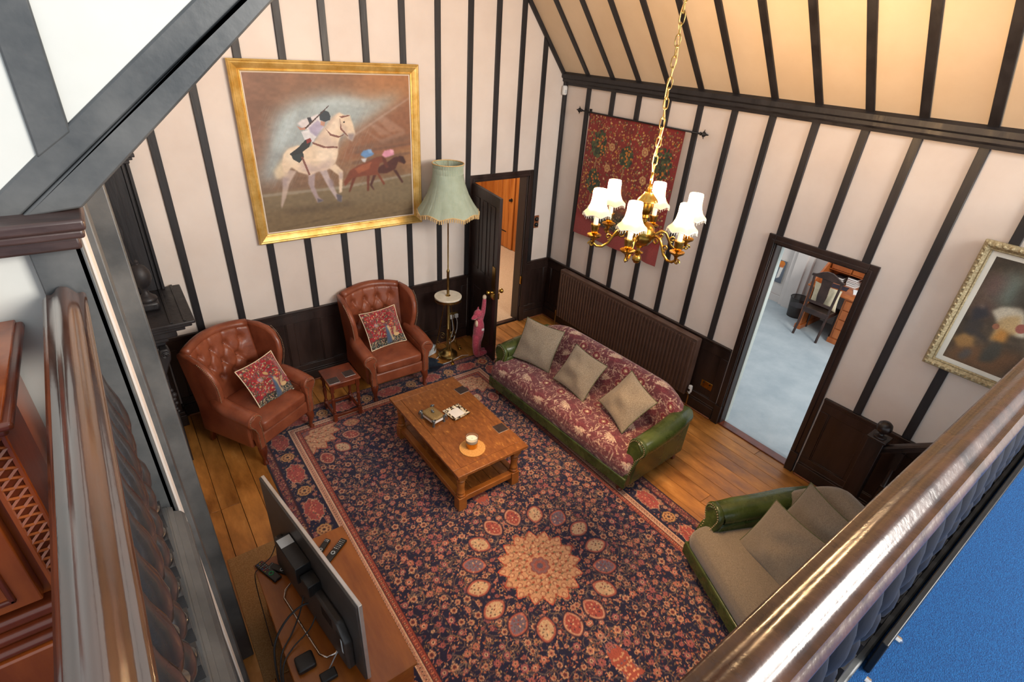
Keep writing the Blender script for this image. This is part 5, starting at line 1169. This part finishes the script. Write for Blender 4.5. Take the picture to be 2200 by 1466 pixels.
ART_PIC = {
  'frame_o': [(0.0,1.012),(0.004,-0.022),(0.451,-0.017)],
  'mat_o': [(0.052,0.954),(0.071,0.026),(0.463,0.051)],
  'art_o': [(0.095,0.918),(0.104,0.081),(0.457,0.083)],
  'm1': [(0.128,0.503),(0.163,0.568),(0.189,0.563),(0.234,0.495),(0.191,0.442),(0.132,0.358),(0.152,0.436)],
  'f1': [(0.158,0.55),(0.172,0.564),(0.183,0.539),(0.169,0.533)],
  'm2': [(0.133,0.336),(0.177,0.436),(0.215,0.442),(0.234,0.418),(0.218,0.376),(0.27,0.333),(0.309,0.318),(0.282,0.305),(0.209,0.338),(0.196,0.308)],
  'm2b': [(0.106,0.252),(0.163,0.327),(0.221,0.309),(0.242,0.238),(0.157,0.194)],
  'm2l': [(0.181,0.135),(0.211,0.21),(0.248,0.206),(0.247,0.146),(0.212,0.103)],
  'm3': [(0.295,0.501),(0.334,0.54),(0.391,0.566),(0.43,0.477),(0.418,0.417),(0.348,0.416),(0.313,0.309),(0.306,0.362)],
  'm3s': [(0.308,0.34),(0.323,0.437),(0.384,0.423),(0.39,0.336)],
  'm3l': [(0.299,0.244),(0.326,0.316),(0.383,0.333),(0.406,0.242),(0.38,0.17),(0.308,0.143)],
  'horse': [(0.232,0.538),(0.274,0.589),(0.368,0.619),(0.394,0.609),(0.474,0.423),(0.418,0.417),(0.343,0.501),(0.294,0.468)],
  'sky': [(0.211,0.551),(0.192,0.816),(0.247,0.847),(0.292,0.844),(0.371,0.662),(0.322,0.62)],
  'floorp': [(0.104,0.081),(0.159,0.231),(0.525,0.306),(0.532,0.276),(0.457,0.083)],
}
# ------------------------------------------------------------------ Persian style rug
RW, RH = 3.045, 6.14
def rug_paint():
    res = .006; p = Paint(RW/2, RH/2, res, (25,26,58)); r = random.Random(21)
    W2, H2 = RW/2, RH/2
    NAVY,SAL,ROSE,TAN,CRM,RUST,RED = (25,26,58),(178,108,92),(150,84,90),(190,148,118),(204,180,152),(116,58,54),(160,72,62)
    def leaf(x,y,s=1):
        c = r.choice([SAL,TAN,(176,108,74),RUST,(120,96,70),(160,114,84),(84,76,84)]); p.ell(x,y,r.uniform(.007,.013)*s,r.uniform(.0035,.005)*s,c,r.uniform(0,pi))
    # field vines, leaves, rosettes
    for _ in range(300):
        x,y,a = r.uniform(.42,W2),r.uniform(.42,H2),r.uniform(0,6.28); k = r.choice([-1,1])*r.uniform(8,22); L = r.uniform(.18,.40); pts=[]
        for j in range(22): pts.append((x,y)); x += cos(a)*L/21; y += sin(a)*L/21; a += k*L/21*(1+j*.03)
        p.line(pts,.0042,r.choice([(140,112,88),(150,124,100),(128,92,78)]),.85)
    for _ in range(5200): leaf(r.uniform(.40,W2),r.uniform(.40,H2))
    pts = []
    for _ in range(9000):
        x,y = r.uniform(.43,W2),r.uniform(.43,H2)
        if all((x-a)**2+(y-b)**2 > .068**2 for a,b in pts[-900:]): pts.append((x,y))
    for x,y in pts:
        R = r.uniform(.015,.032); c1,c2 = r.choice([(SAL,TAN),(TAN,SAL),(ROSE,CRM),(SAL,(224,190,160)),(TAN,RUST),(ROSE,SAL)])
        p.flower(x,y,R,r.choice([5,6,7,8]),[(1,c1),(.58,(120,56,56)),(.50,c2),(.26,(60,36,50))],r.uniform(0,3),.34)
    # medallion at the centre with ring of ovals
    def star(cx,cy,R,n=16):
        for rr,c in ((1.0,RED),(.965,TAN),):
            q = []
            for i in range(n*8):
                a = 2*pi*i/(n*8); f = abs(sin(n*a/2)); q.append((cx+R*rr*(1-.17*(f**1.6))*cos(a), cy+R*rr*(1-.17*(f**1.6))*sin(a)))
            p.poly(q,(176,74,56) if c is RED else (192,148,116))
        for k,(rad,n2) in enumerate(((.86,16),(.70,16),(.54,16),(.38,12))):
            for i in range(n2):
                a = 2*pi*(i+.5*(k%2))/n2; x,y = cx+R*rad*cos(a), cy+R*rad*sin(a)
                pt = [(x+.03*cos(a+b)*(1-b/9),y+.03*sin(a+b)*(1-b/9)) for b in np.linspace(0,6,14)]
                p.line(pt,.0045,(142,80,66)); p.line([(x+.02*cos(a+1),y+.02*sin(a+1)),(x+.045*cos(a+1.9),y+.045*sin(a+1.9))],.004,(110,92,78)); p.ell(x,y,.012,.009,(204,168,136),a); p.ell(cx+R*(rad-.07)*cos(a+.19),cy+R*(rad-.07)*sin(a+.19),.014,.010,(160,80,60),a); p.ell(cx+R*(rad-.02)*cos(a+.19),cy+R*(rad-.02)*sin(a+.19),.010,.006,(104,100,76),a)
        p.flower(cx,cy,R*.24,8,[(1,(150,70,58)),(.9,(126,92,96)),(.6,(150,84,74)),(.3,(90,78,96))])
    def oval(cx,cy,ang,kind,s=1):
        fill = [(190,162,132),(150,72,66),(172,126,96),(108,94,112)][kind]
        p.ell(cx,cy,.108*s,.085*s,(25,26,58),ang,.2,.8,.3); p.ell(cx,cy,.100*s,.075*s,(96,40,42),ang,.1,1,.3); p.ell(cx,cy,.095*s,.070*s,(164,92,80) if kind!=1 else (186,140,118),ang,.1,1,.3); p.ell(cx,cy,.080*s,.056*s,fill,ang,.1,1,.3)
        for j in range(15):
            a = j*2.4; q = .016*math.sqrt(j)*s; p.ell(cx+q*1.1*cos(a),cy+q*sin(a),.009*s,.006*s,[(136,66,60),(92,82,78),(196,150,120)][j%3] if kind!=1 else [(196,164,132),(84,50,64),(190,120,100)][j%3],a)
    star(W2,H2,.355)
    order = [0,1,0,2,0,1,0,3,0,1,0,3,0,1,0,2]
    for i in range(16):
        a = 2*pi*(i+.5)/16
        x,y = W2+.535*cos(a), H2+.535*sin(a)
        if x <= W2+.05 and y <= H2+.05: oval(x,y,a,order[(i*3)%16])
        for q in (.40,.45): p.ell(W2+q*cos(a),H2+q*sin(a),.012,.012,SAL)
    # plain red pendant beyond each end of the medallion
    for w_ in (-.05,-.02,.02,.05): p.line([(W2+w_*.3,H2-.70),(W2+w_,H2-.82)],.004,(150,130,120))
    p.poly([(W2-.05,H2-.82),(W2+.05,H2-.82),(W2+.075,H2-.90),(W2+.05,H2-.99),(W2+.085,H2-1.06),(W2-.085,H2-1.06),(W2-.05,H2-.99),(W2-.075,H2-.90)],(158,78,66))
    for j in range(60): p.ell(W2+r.uniform(-.07,.07),H2-.94+r.uniform(-.12,.12),.010,.007,r.choice([TAN,(110,84,100),(214,160,120)]),r.uniform(0,3))
    # quarter medallions in the corners of the field
    star(.42,.42,.40); 
    for i in range(4): a = radians(11+22.5*i); oval(.42+.52*cos(a),.42+.52*sin(a),a,[2,1,0,1][i],.95)
    # borders
    Y,X = np.mgrid[0:p.ny,0:p.nx]; E_ = np.minimum(X,Y)*res
    for lo,hi,c in ((.315,.42,RUST),(.09,.315,NAVY),(.02,.09,(110,56,58)),(0,.02,(28,26,48)),): p.a[(E_>=lo)&(E_<hi)] = np.array(c)/255.
    p.a[(E_>=.372)&(E_<.42)] = np.array((146,68,58))/255.; p.a[(E_>=.316)&(E_<.372)] = np.array((218,188,160))/255.
    for e in (.02,.088,.312,.374,.42): p.a[(E_>=e-.004)&(E_<e+.004)] = np.array((60,30,40))/255.
    def along(fn):
        # fn(s, e) -> plan point on both sides of the quarter
        for side in (0,1):
            yield side, (lambda s,e: (e,s)) if side == 0 else (lambda s,e: (s,e)), (H2 if side == 0 else W2)
    for side,f,LEN in along(None):
        s = .09
        while s < LEN:
            if s > .10:
                for _ in range(3):
                    x,y = f(s+r.uniform(-.012,.012), r.uniform(.028,.082)); p.ell(x,y,.008,.004,r.choice([TAN,SAL,NAVY,NAVY,(150,120,90),ROSE]),r.uniform(0,3))
            s += .011
        s = .10
        while s < LEN:
            for _ in range(4):
                x,y = f(s+r.uniform(-.01,.01), r.uniform(.105,.30)); leaf(x,y,.9)
            if r.random() < .36: x,y = f(s, r.choice([.125,.28,.14,.265])); p.flower(x,y,r.uniform(.016,.024),6,[(1,r.choice([SAL,TAN,ROSE])),(.6,(90,40,48)),(.4,TAN)],r.uniform(0,3))
            s += .014
        k = 0
        while .456+.525*k < LEN+.1:
            s = .456+.525*k; lob = []
            for i in range(72):
                a = 2*pi*i/72; q = 1-.13*abs(sin(4*a))**.8; lob.append(f(s+.155*q*cos(a), .202+.088*q*sin(a)))
            p.poly(lob,(186,154,134)); cx,cy = f(s,.202)
            p.poly([(cx+(a-cx)*.94,cy+(b-cy)*.94) for a,b in lob],(164,78,74))
            for j in range(46): x,y = f(s+r.uniform(-.125,.125), .202+r.uniform(-.062,.062)); p.ell(x,y,.009,.005,r.choice([(206,120,92),TAN,(110,44,50),(96,90,78),(214,140,110)]),r.uniform(0,3))
            x,y = f(s+.2625,.202); p.flower(x,y,.066,8,[(1,(100,84,60)),(.93,(194,146,96)),(.72,(120,60,46)),(.62,(196,150,104)),(.22,(64,44,50))],0,.12)
            for j in range(8): a = 2*pi*j/8; p.ell(x+.036*cos(a),y+.036*sin(a),.008,.006,(90,56,50),a)
            k += 1
        x,y = f(.202,.202); p.flower(x,y,.07,8,[(1,(100,84,60)),(.93,(194,146,96)),(.7,(150,66,52)),(.3,TAN)],0,.12)
        s = .335
        while s < LEN:
            for sg in (-1,1):
                pt = [f(s+.019*q/6*1.6, .344+sg*.017*cos(q*.9)) for q in range(9)]; p.line(pt,.0040,(150,72,58),.55)
            x,y = f(s+.014,.344); p.ell(x,y,.006,.006,(86,60,60))
            s += .030
        s = .39
        while s < LEN:
            x,y = f(s,.396); p.ell(x,y,.011,.011,(92,44,48)); p.ell(x,y,.006,.006,r.choice([SAL,TAN])); x,y = f(s+.017,.396); p.ell(x,y,.005,.013,(196,120,90) ,0 if side else pi/2); s += .034
    p.grain(.10,5); p.grain(.05,7,(20,40))
    q = p.a; half = np.concatenate([q, q[:,::-1]],1); return np.concatenate([half, half[::-1]],0)
rc = rug_paint(); ny_, nx_ = rc.shape[:2]
gx = np.linspace(-RW/2,RW/2,nx_); gy = np.linspace(-RH/2,RH/2,ny_); GX,GY = np.meshgrid(gx,gy)
GZ_ = .009+.0*GX
ed_ = np.minimum(np.minimum(GX+RW/2,RW/2-GX),np.minimum(GY+RH/2,RH/2-GY)); GZ_ = np.where(ed_ < .004,.0012,GZ_)
rug = quick_grid('rug', np.stack([GX,GY,GZ_],-1), 'weave', None, rc, smooth=False)
rug.location = (-2.9525,-3.60,0); tag(rug, 'large navy and rust Persian style rug with a starburst medallion', 'rug')

# ------------------------------------------------------------------ picture frames
def frame_parts(par, w_, h_, prof, mat, f, names='frame_rail'):
    # prof: (inset from the outer edge, height off the wall); f(u, v, d) maps to the room
    for side in range(4):
        m_ = MB(); V = []
        for ins,d in prof:
            a = [(ins,ins),(w_-ins,ins),(w_-ins,h_-ins),(ins,h_-ins)]; p0,p1 = a[side],a[(side+1)%4]
            V += [f(p0[0],p0[1],d), f(p1[0],p1[1],d)]
        n = len(prof); m_.add(V, [(2*i,2*i+1,2*i+3,2*i+2) for i in range(n-1)]+[(2*n-2,2*n-1,1,0),tuple(2*i for i in range(n)),tuple(2*i+1 for i in reversed(range(n)))])
        part(names, m_, mat, par, smooth=25)
def canvas(par, name, paint, x0, y0, x1, y1, d, f, mat='paint'):
    U = np.linspace(x0,x1,paint.nx); V = np.linspace(y0,y1,paint.ny); P = np.array([[f(u,v,d) for u in U] for v in V]); return quick_grid(name, P, mat, par, paint.a, smooth=False)

# large racehorse painting
A = ART_HORSE
p = Paint(1.61,1.475,.0045,(122,86,62))
Yn = np.linspace(0,1,p.ny)[:,None,None]; Xn = np.linspace(0,1,p.nx)[None,:,None]
top = np.array([118,84,66])/255.*(1-Xn)+np.array([152,104,66])/255.*Xn; low = np.array([112,94,76])/255.
p.a[:] = low*(1-np.clip(Yn*1.6,0,1))+top*np.clip(Yn*1.6,0,1)
p.grain(.10,2,(5,9)); p.grain(.05,3,(40,12))
p.poly(A['stand'],(134,88,62),.02,.9); [p.poly(A[k],(166,130,110),.012,.55) for k in ('roof1','roof2','roof3')]
p.poly(A['toplight'],(168,112,66),.12,.7); p.poly(A['crowd'],(112,84,68),.02,.6)
for k in ('beam1','beam2','beam3'): p.poly(A[k],(172,140,120) if k=='beam1' else (104,76,62),.008,.6)
p.poly(A['aura'],(146,166,172),.06,.8); p.poly(A['aura'],(176,190,192),.12,.3); p.poly(A['swirl1'],(186,200,202),.03,.6); p.poly(A['swirl2'],(186,200,202),.03,.55)
rr_ = random.Random(3)
for _ in range(700):
    x,y = rr_.uniform(.12,1.2),rr_.uniform(.5,1.2)
    L = rr_.uniform(.05,.14); p.line([(x,y),(x-L*.55,y-L)],.006,rr_.choice([(182,198,202),(150,130,116),(132,140,142)]),.08)
p.poly(A['ground'],(122,106,80),.02,.9); p.poly(A['dirt'],(118,98,70),.04,.8); p.poly(A['fence'],(156,146,130),.006,.6)
for k in range(9): p.line([(.1+k*.18,.03+.02*(k%3)),(.32+k*.18,.05+.02*(k%3))],.02,(98,82,60),.35)
for k,c in (('h3l1',(74,40,34)),('h3l2',(74,40,34)),('h3',(76,38,32)),('h2l3',(104,52,36)),('h2l1',(104,52,36)),('h2l2',(120,60,40)),('h2',(118,60,40)),('h2hi',(150,84,56)),('h2head',(96,48,36)),('h3head',(60,34,30)),('r2b',(200,196,196)),('r2',(96,134,178)),('r3',(206,140,160)),('r2h',(128,164,204)),('r3h',(222,160,178))): p.poly(A[k],c,.008)
HC,HS = (214,192,166),(176,158,156)
p.poly(A['leg1'],(184,164,152),.006,.9); p.poly(A['tail'],(206,188,158),.02,.9); p.poly(A['leg2'],(160,142,142),.005); p.poly(A['leg3'],(176,160,158),.005); p.poly(A['leg4'],HC,.005)
p.poly(A['shadow'],(84,70,54),.03,.7); p.poly(A['body'],HC,.006); p.poly(A['haunch'],(226,208,184),.03,.8); p.poly(A['shoulder'],(228,210,188),.03,.8); p.poly(A['neckhi'],(226,206,184),.02,.8); p.poly(A['mane'],(188,166,150),.012,.8); p.poly(A['cheek'],(188,164,148),.012,.7); p.poly(A['eye'],(50,40,40),.002); p.poly(A['hock'],(160,144,146),.015,.8); p.poly(A['knee1'],(146,130,134),.012,.8); p.poly(A['knee2'],(170,150,146),.01,.8); p.poly(A['neckshade'],(190,168,156),.03,.8); p.poly(A['bellyshade'],(172,150,148),.03,.85)
p.poly(A['hoof1'],(96,90,96),.005); p.poly(A['hoof2'],(96,90,96),.005); p.poly(A['muzzle'],(132,120,124),.012,.8)
p.poly(A['cloth'],(44,52,54),.004); p.poly(A['breech'],(206,204,206),.004); p.poly(A['thigh'],(40,44,46),.004); p.poly(A['red'],(128,44,44),.003)
p.poly(A['torso'],(208,200,200),.005); p.poly(A['lav'],(162,152,176),.008,.9); p.poly(A['arm'],(176,128,110),.004); p.poly(A['band'],(44,48,60),.003); p.poly(A['face'],(186,140,120),.004); p.poly(A['helmet'],(44,54,64),.004); p.poly(A['whip'],(70,50,50),.003)
for k in ('girth','breast','rein','bridle1','bridle2'): p.poly(A[k],(112,66,58),.003,.9)
p.grain(.05,9,(60,50)); p.grain(.02,10)
pt_ = thing('horse_painting', 'large gilt framed painting of a jockey on a pale galloping horse', 'painting', (-3.948,-.022,1.772))
fA = lambda u,v,d: (u,-d,v)
frame_parts(pt_, 1.83, 1.676, [(0,0),(0,.035),(.012,.045),(.022,.04),(.030,.044),(.062,.03),(.078,.02),(.084,.026),(.092,.024),(.098,.014)], 'gilt', fA)
M('liner', (206,190,170), (214,200,182), rough=.7)
frame_parts(pt_, 1.83, 1.676, [(.096,.005),(.096,.016),(.108,.012),(.110,.004)], 'liner', fA, 'liner')
canvas(pt_, 'canvas', p, .108,.1,1.722,1.578,.011,fA)
part('backboard', MB().box(.02,1.81,-.003,-.001,.02,1.656), 'liner', pt_)

# framed genre scene on the right wall
Q = ART_PIC
w_, h_ = 1.36, 1.03
p = Paint(1.16,.845,.0042,(74,64,52)); p.grain(.25,4,(5,7)); p.grain(.12,5,(30,40))
sh_ = lambda k: [(a-.098,b-.078) for a,b in Q[k]]
p.poly(sh_('sky'),(116,134,128),.05,.8); p.poly(sh_('floorp'),(128,92,62),.03,.8)
p.poly([(.02,.55),(.13,.55),(.13,.72),(.02,.72)],(110,86,82),.03,.7); p.poly([(.02,.4),(.14,.38),(.15,.53),(.02,.53)],(104,80,72),.03,.7)
p.poly(sh_('horse'),(196,190,172),.012); p.poly([(.42,.34),(1.0,.34),(1.05,.2),(.95,.1),(.9,.25),(.6,.24),(.5,.1),(.44,.2)],(176,166,146),.02)
for k,c in (('m1',(52,52,58)),('f1',(196,160,130)),('m2b',(160,124,76)),('m2',(62,58,56)),('m2l',(88,86,84)),('m3',(186,160,116)),('m3s',(186,132,66)),('m3l',(74,72,64))): p.poly(sh_(k),c,.014)
p.ell(.33,.40,.03,.035,(150,90,80)); p.ell(.20,.36,.02,.022,(150,100,76)); p.ell(.30,.62,.10,.10,(58,50,42),0,.6,.5); p.poly([(.6,.5),(.75,.52),(.8,.75),(.66,.8),(.6,.7)],(92,60,48),.02); p.ell(.7,.8,.04,.04,(170,130,104)); p.poly([(.85,.1),(.95,.12),(.95,.5),(.86,.5)],(66,60,70),.015)
p.grain(.08,6)
pc = thing('genre_painting', 'ornate pale framed picture of figures with a white horse, cut off by the handrail', 'painting', (-.022,-4.723,1.672))
fB = lambda u,v,d: (-d,-u,v)
frame_parts(pc, w_, h_, [(0,0),(0,.03),(.010,.045),(.03,.05),(.045,.036),(.052,.028),(.058,.032),(.066,.018)], 'gilt_pale', fB)
M('mount', (226,224,212), (232,230,220), rough=.8)
frame_parts(pc, w_, h_, [(.062,.006),(.062,.012),(.1,.0105),(.101,.006)], 'mount', fB, 'mount')
canvas(pc, 'print', p, .098,.094,w_-.098,h_-.094,.009,fB)
orn = MB()
for i in range(int(w_/.045)):
    for v in (.02,h_-.02): orn.sphere(fB(.03+i*.045,v,.046), .013,8,6)
for i in range(int(h_/.045)):
    for u in (.02,w_-.02): orn.sphere(fB(u,.03+i*.045,.046), .013,8,6)
part('carved_ornament', orn, 'gilt_pale', pc, stuff=True)
part('backboard', MB().box(.001,.003,-w_+.02,-.02,.02,h_-.02), 'liner', pc)

# wall tapestry on its iron rod
rod = thing('curtain_rod', 'thin black iron rod with spear finials carrying the red tapestry', 'rod', (-.062,-1.30,3.022))
part('bar', MB().tube([(0,.88,0),(0,-.87,0)],.0085,10), 'iron', rod, smooth=180)
for s in (-1,1):
    part('finial', MB().lathe([(.010,0),(.018,.012),(.010,.022),(.014,.03),(.03,.05),(.012,.075),(.006,.10),(0,.112)],10,(0,s*.875,0),Matrix.Rotation(-s*pi/2,3,'X')).tube([(0,s*.93,-.045),(0,s*.915,0),(0,s*.93,.045)],[.003,.009,.003],8), 'iron', rod, smooth=60)
    part('bracket', MB().tube([(.06,s*.78,-.01),(.02,s*.78,-.012),(0,s*.78,-.008)],.006,8).box(.045,.06,s*.78-.015,s*.78+.015,-.05,.03), 'iron', rod)
TW, TH = 1.44, 1.50
p = Paint(TW,TH,.0050,(128,40,36)); r = random.Random(12); p.grain(.12,3,(14,14))
fc = [(196,140,56),(176,124,70),(110,104,66),(206,178,130),(80,80,52),(170,90,66),(206,160,80)]
for _ in range(1700):
    x,y = r.uniform(.02,TW-.02),r.uniform(.30,TH-.02); s_ = r.uniform(.006,.013); p.ell(x,y,s_,s_*r.uniform(.5,1),r.choice(fc),r.uniform(0,3))
    if r.random() < .5: p.line([(x,y),(x+r.uniform(-.02,.02),y-r.uniform(.015,.035))],.004,r.choice([(92,84,54),(150,112,70)]))
def tree(x,y,R,trunk):
    p.line([(x,y-R*.5),(x-.02,y-R-trunk)],.022,(150,110,76))
    for _ in range(120): a,q = r.uniform(0,6.28),R*math.sqrt(r.random()); p.ell(x+q*cos(a)*.85,y+q*sin(a)*1.1,.022,.014,r.choice([(52,62,42),(66,78,50),(84,92,58),(44,52,38)]),r.uniform(0,3))
    for _ in range(18): a,q = r.uniform(0,6.28),R*math.sqrt(r.random()); p.ell(x+q*cos(a)*.85,y+q*sin(a),.012,.012,(196,120,44))
tree(.23,1.17,.14,.14); tree(1.23,1.13,.15,.12); tree(.22,.72,.13,.12); tree(1.16,.62,.12,.1)
p.poly([(.1,.30),(.3,.42),(.7,.46),(1.15,.42),(1.35,.30),(1.1,.20),(.4,.20)],(56,56,44),.02)
for _ in range(220): p.ell(r.uniform(.2,1.25),r.uniform(.22,.42),.010,.007,r.choice([(160,140,100),(110,104,70),(170,120,90)]),r.uniform(0,3))
p.poly([(0,0),(TW,0),(TW,.22),(1.1,.19),(.4,.19),(0,.24)],(150,66,62),.02,.75)
tree(.70,1.10,.11,.16); p.poly([(.58,.80),(.80,.80),(.84,.5),(.78,.38),(.58,.38),(.54,.5)],(140,92,64),.03,.6)
for x,y in ((.45,1.17),(.96,1.20),(.42,.92),(1.0,.90)): p.flower(x,y,.05,6,[(1,(186,144,96)),(.5,(150,70,50)),(.3,(206,170,110))],x)
p.grain(.10,8)
tp = thing('wall_tapestry', 'red woven tapestry with flowers and small trees hanging behind the chandelier', 'tapestry', (0,-.55,1.515))
U = np.linspace(0,TW,p.nx); V = np.linspace(0,TH,p.ny); GU,GV = np.meshgrid(U,V); hang = 1-GV/TH
DX = .045+.012*hang*np.sin(GU*9+1.2)+.016*hang*np.exp(-((GU-1.3)/.08)**2)+.03*hang
quick_grid('cloth', np.stack([-DX,-GU,GV],-1), 'weave', tp, p.a)
part('lining', MB().grid(np.stack([-DX[::6,::6]+.004,-GU[::6,::6],GV[::6,::6]],-1)), 'cream_fabric', tp, smooth=180)

# ------------------------------------------------------------------ study furniture seen through the right doorway
dk = thing('rolltop_desk', 'warm brown roll top desk with brass half moon drawer pulls in the study', 'desk', (3.25,-2.75,0))
part('desk_top', MB().box(-.02,.69,-.68,.36,.735,.765), 'desk_wood', dk, bevel=.008)
for (a,b) in ((-.66,-.19),(.27,.335)):
    part('pedestal', MB().box(.02,.68,a,b,.07,.735), 'desk_wood', dk, bevel=.004); part('plinth', MB().box(0,.69,a-.015,b+.015,0,.08), 'desk_wood', dk, bevel=.006)
    for k in range(4 if b-a > .2 else 0):
        dd = part('drawer', MB().box(.004,.022,a+.03,b-.03,.10+k*.155,.24+k*.155), 'desk_wood', dk, bevel=.004)
        c_ = (a+b)/2; part('cup_pull', MB().prism([(c_+.045*cos(t_),.165+k*.155+.032*sin(t_)) for t_ in np.linspace(0,pi,10)],-.012,.004,'x'), 'brass', dd, bevel=.004)
for yy in (-.655,.335):
    part('rolltop_side', MB().prism([(.02,.765),(.69,.765),(.69,1.16),(.58,1.16),(.48,1.12),(.36,1.02),(.22,.90),(.10,.83),(.03,.80)],yy-.015,yy+.015,'y'), 'desk_wood', dk, bevel=.004)
part('hutch', MB().box(.44,.69,-.64,.32,1.13,1.16).box(.66,.69,-.64,.32,.765,1.16).box(.44,.66,-.64,.32,.94,.955), 'desk_wood', dk, bevel=.003)
for k in range(3): part('hutch_drawer', MB().box(.43,.45,-.62+k*.31,-.33+k*.31,.965,1.06), 'desk_wood', dk, bevel=.004)
sc_ = thing('study_chair', 'dark wooden splat back chair with cream cushion drawn up to the study desk', 'chair', (3.24,-2.685,0))
for s in (-1,1):
    part('rear_leg', MB().tube([(-.20,s*.18,0),(-.15,s*.175,.25),(-.13,s*.175,.46),(-.12,s*.185,.75),(-.13,s*.20,.99)],.019,8), 'dark_chair', sc_, smooth=60)
    part('front_leg', MB().lathe([(.016,0),(.02,.03),(.014,.06),(.02,.2),(.022,.42)],12,(.22,s*.19,0)), 'dark_chair', sc_)
    part('seat_rail', MB().box(-.14,.24,s*.185-.012,s*.185+.012,.40,.455), 'dark_chair', sc_, bevel=.003)
part('seat', MB().box(-.15,.25,-.20,.20,.445,.465), 'dark_chair', sc_, bevel=.006); part('rear_rail', MB().box(-.15,-.12,-.17,.17,.38,.45), 'dark_chair', sc_, bevel=.003)
part('crest_rail', MB().prism([(-.235,.955),(.235,.955),(.235,.99),(.18,1.0),(.10,1.05),(.04,1.075),(-.04,1.075),(-.10,1.05),(-.18,1.0),(-.235,.99)],-.145,-.115,'x'), 'dark_chair', sc_, bevel=.005)
part('splat', MB().prism([(-.055,.58),(.055,.58),(.07,.70),(.065,.84),(.08,.955),(-.08,.955),(-.065,.84),(-.07,.70)],-.132,-.118,'x'), 'dark_chair', sc_, bevel=.003); part('lower_rail', MB().box(-.14,-.115,-.18,.18,.55,.59), 'dark_chair', sc_, bevel=.003)
cc = thing('cushion', 'cream cushion on the seat of the study chair', 'cushion'); F_,B_ = pillow(.40,.40,.14,24,.1,3); part('cover', MB().grid(F_).grid(B_), 'cream_fabric', cc, smooth=180); place_cushion(cc,(3.24,-2.69,.66),(.9,0,.25),(0,0,1),.05)
wb_ = thing('waste_bin', 'round smoky mesh waste bin on the study carpet', 'bin', (3.68,-2.18,.004))
M('smoke', (60,54,50), None, rough=.3, alpha=.55); M('bin_bag', (150,150,158), (176,176,184), rough=.5)
part('mesh_wall', MB().lathe([(.12,0),(.145,.33),(.141,.33),(.116,.006)],32,capb=False,capt=False), 'smoke', wb_); part('rim', MB().torus((0,0,.33),.143,.006,32,6), 'iron', wb_, smooth=180); part('base', MB().lathe([(.12,0),(.12,.012),(0,.012)],32), 'iron', wb_); part('liner', MB().lathe([(.110,.013),(.128,.19),(.125,.19),(0,.03)],32), 'bin_bag', wb_)
sp_ = thing('study_picture', 'small unframed picture with an orange and white shape on the study wall', 'picture', (3.945,-1.54,.34))
p = Paint(.14,.40,.004,(92,100,112)); p.ell(.06,.34,.05,.05,(206,120,40)); p.poly([(.03,.06),(.08,.10),(.10,.30),(.04,.28)],(226,222,216),.006); p.poly([(.03,.27),(.10,.28),(.09,.33),(.02,.31)],(196,110,50),.004)
canvas(sp_, 'print', p, 0,0,.14,.40,.012,fB); part('backboard', MB().box(-.011,0,-.14,0,0,.40), 'mount', sp_)
BM = [M('book_dark',(40,36,40),rough=.6),M('book_white',(226,224,220),rough=.6),M('book_red',(120,44,38),rough=.6),M('book_grey',(120,122,128),rough=.6)]
def books(stack, x, y, z, n, where):
    r = random.Random(stack); h = z; words = ['lowest','second','third','fourth','topmost']
    for i in range(n):
        t_ = r.uniform(.018,.03); o = thing('book', '%s book of the %s' % (words[i if i < n-1 else 4], where), 'book', (x+r.uniform(-.01,.01),y+r.uniform(-.008,.008),h), r.uniform(-.06,.06), 'books stacked on the study desk')
        part('cover', MB().box(-.10,.10,-.072,.072,0,.0025).box(-.10,.10,-.072,.072,t_-.0025,t_).box(.0975,.10,-.072,.072,0,t_), ['book_red','book_dark','book_white','book_grey','book_dark'][(i+stack)%5], o); part('pages', MB().box(-.096,.0975,-.069,.069,.0025,t_-.0025), 'paper', o); h += t_+.0004
books(1, 3.80,-2.60,.7655,4,'small left stack on the study desk'); books(2, 3.80,-2.80,.7655,5,'taller right stack on the study desk')
tag(part('paper_sheaf', MB().box(-.10,.10,-.07,.07,0,.012), 'paper', loc=(3.56,-2.99,.7655), rot=(0,0,.4)), 'loose white papers at the right of the study desk', 'papers')
M('mat_dark',(34,30,44),rough=.6)
tag(part('desk_mat', MB().box(-.09,.09,-.12,.12,0,.006), 'mat_dark', loc=(3.53,-2.72,.7655), rot=(0,0,.2), bevel=.002), 'dark blotter mat on the study desk', 'mat')
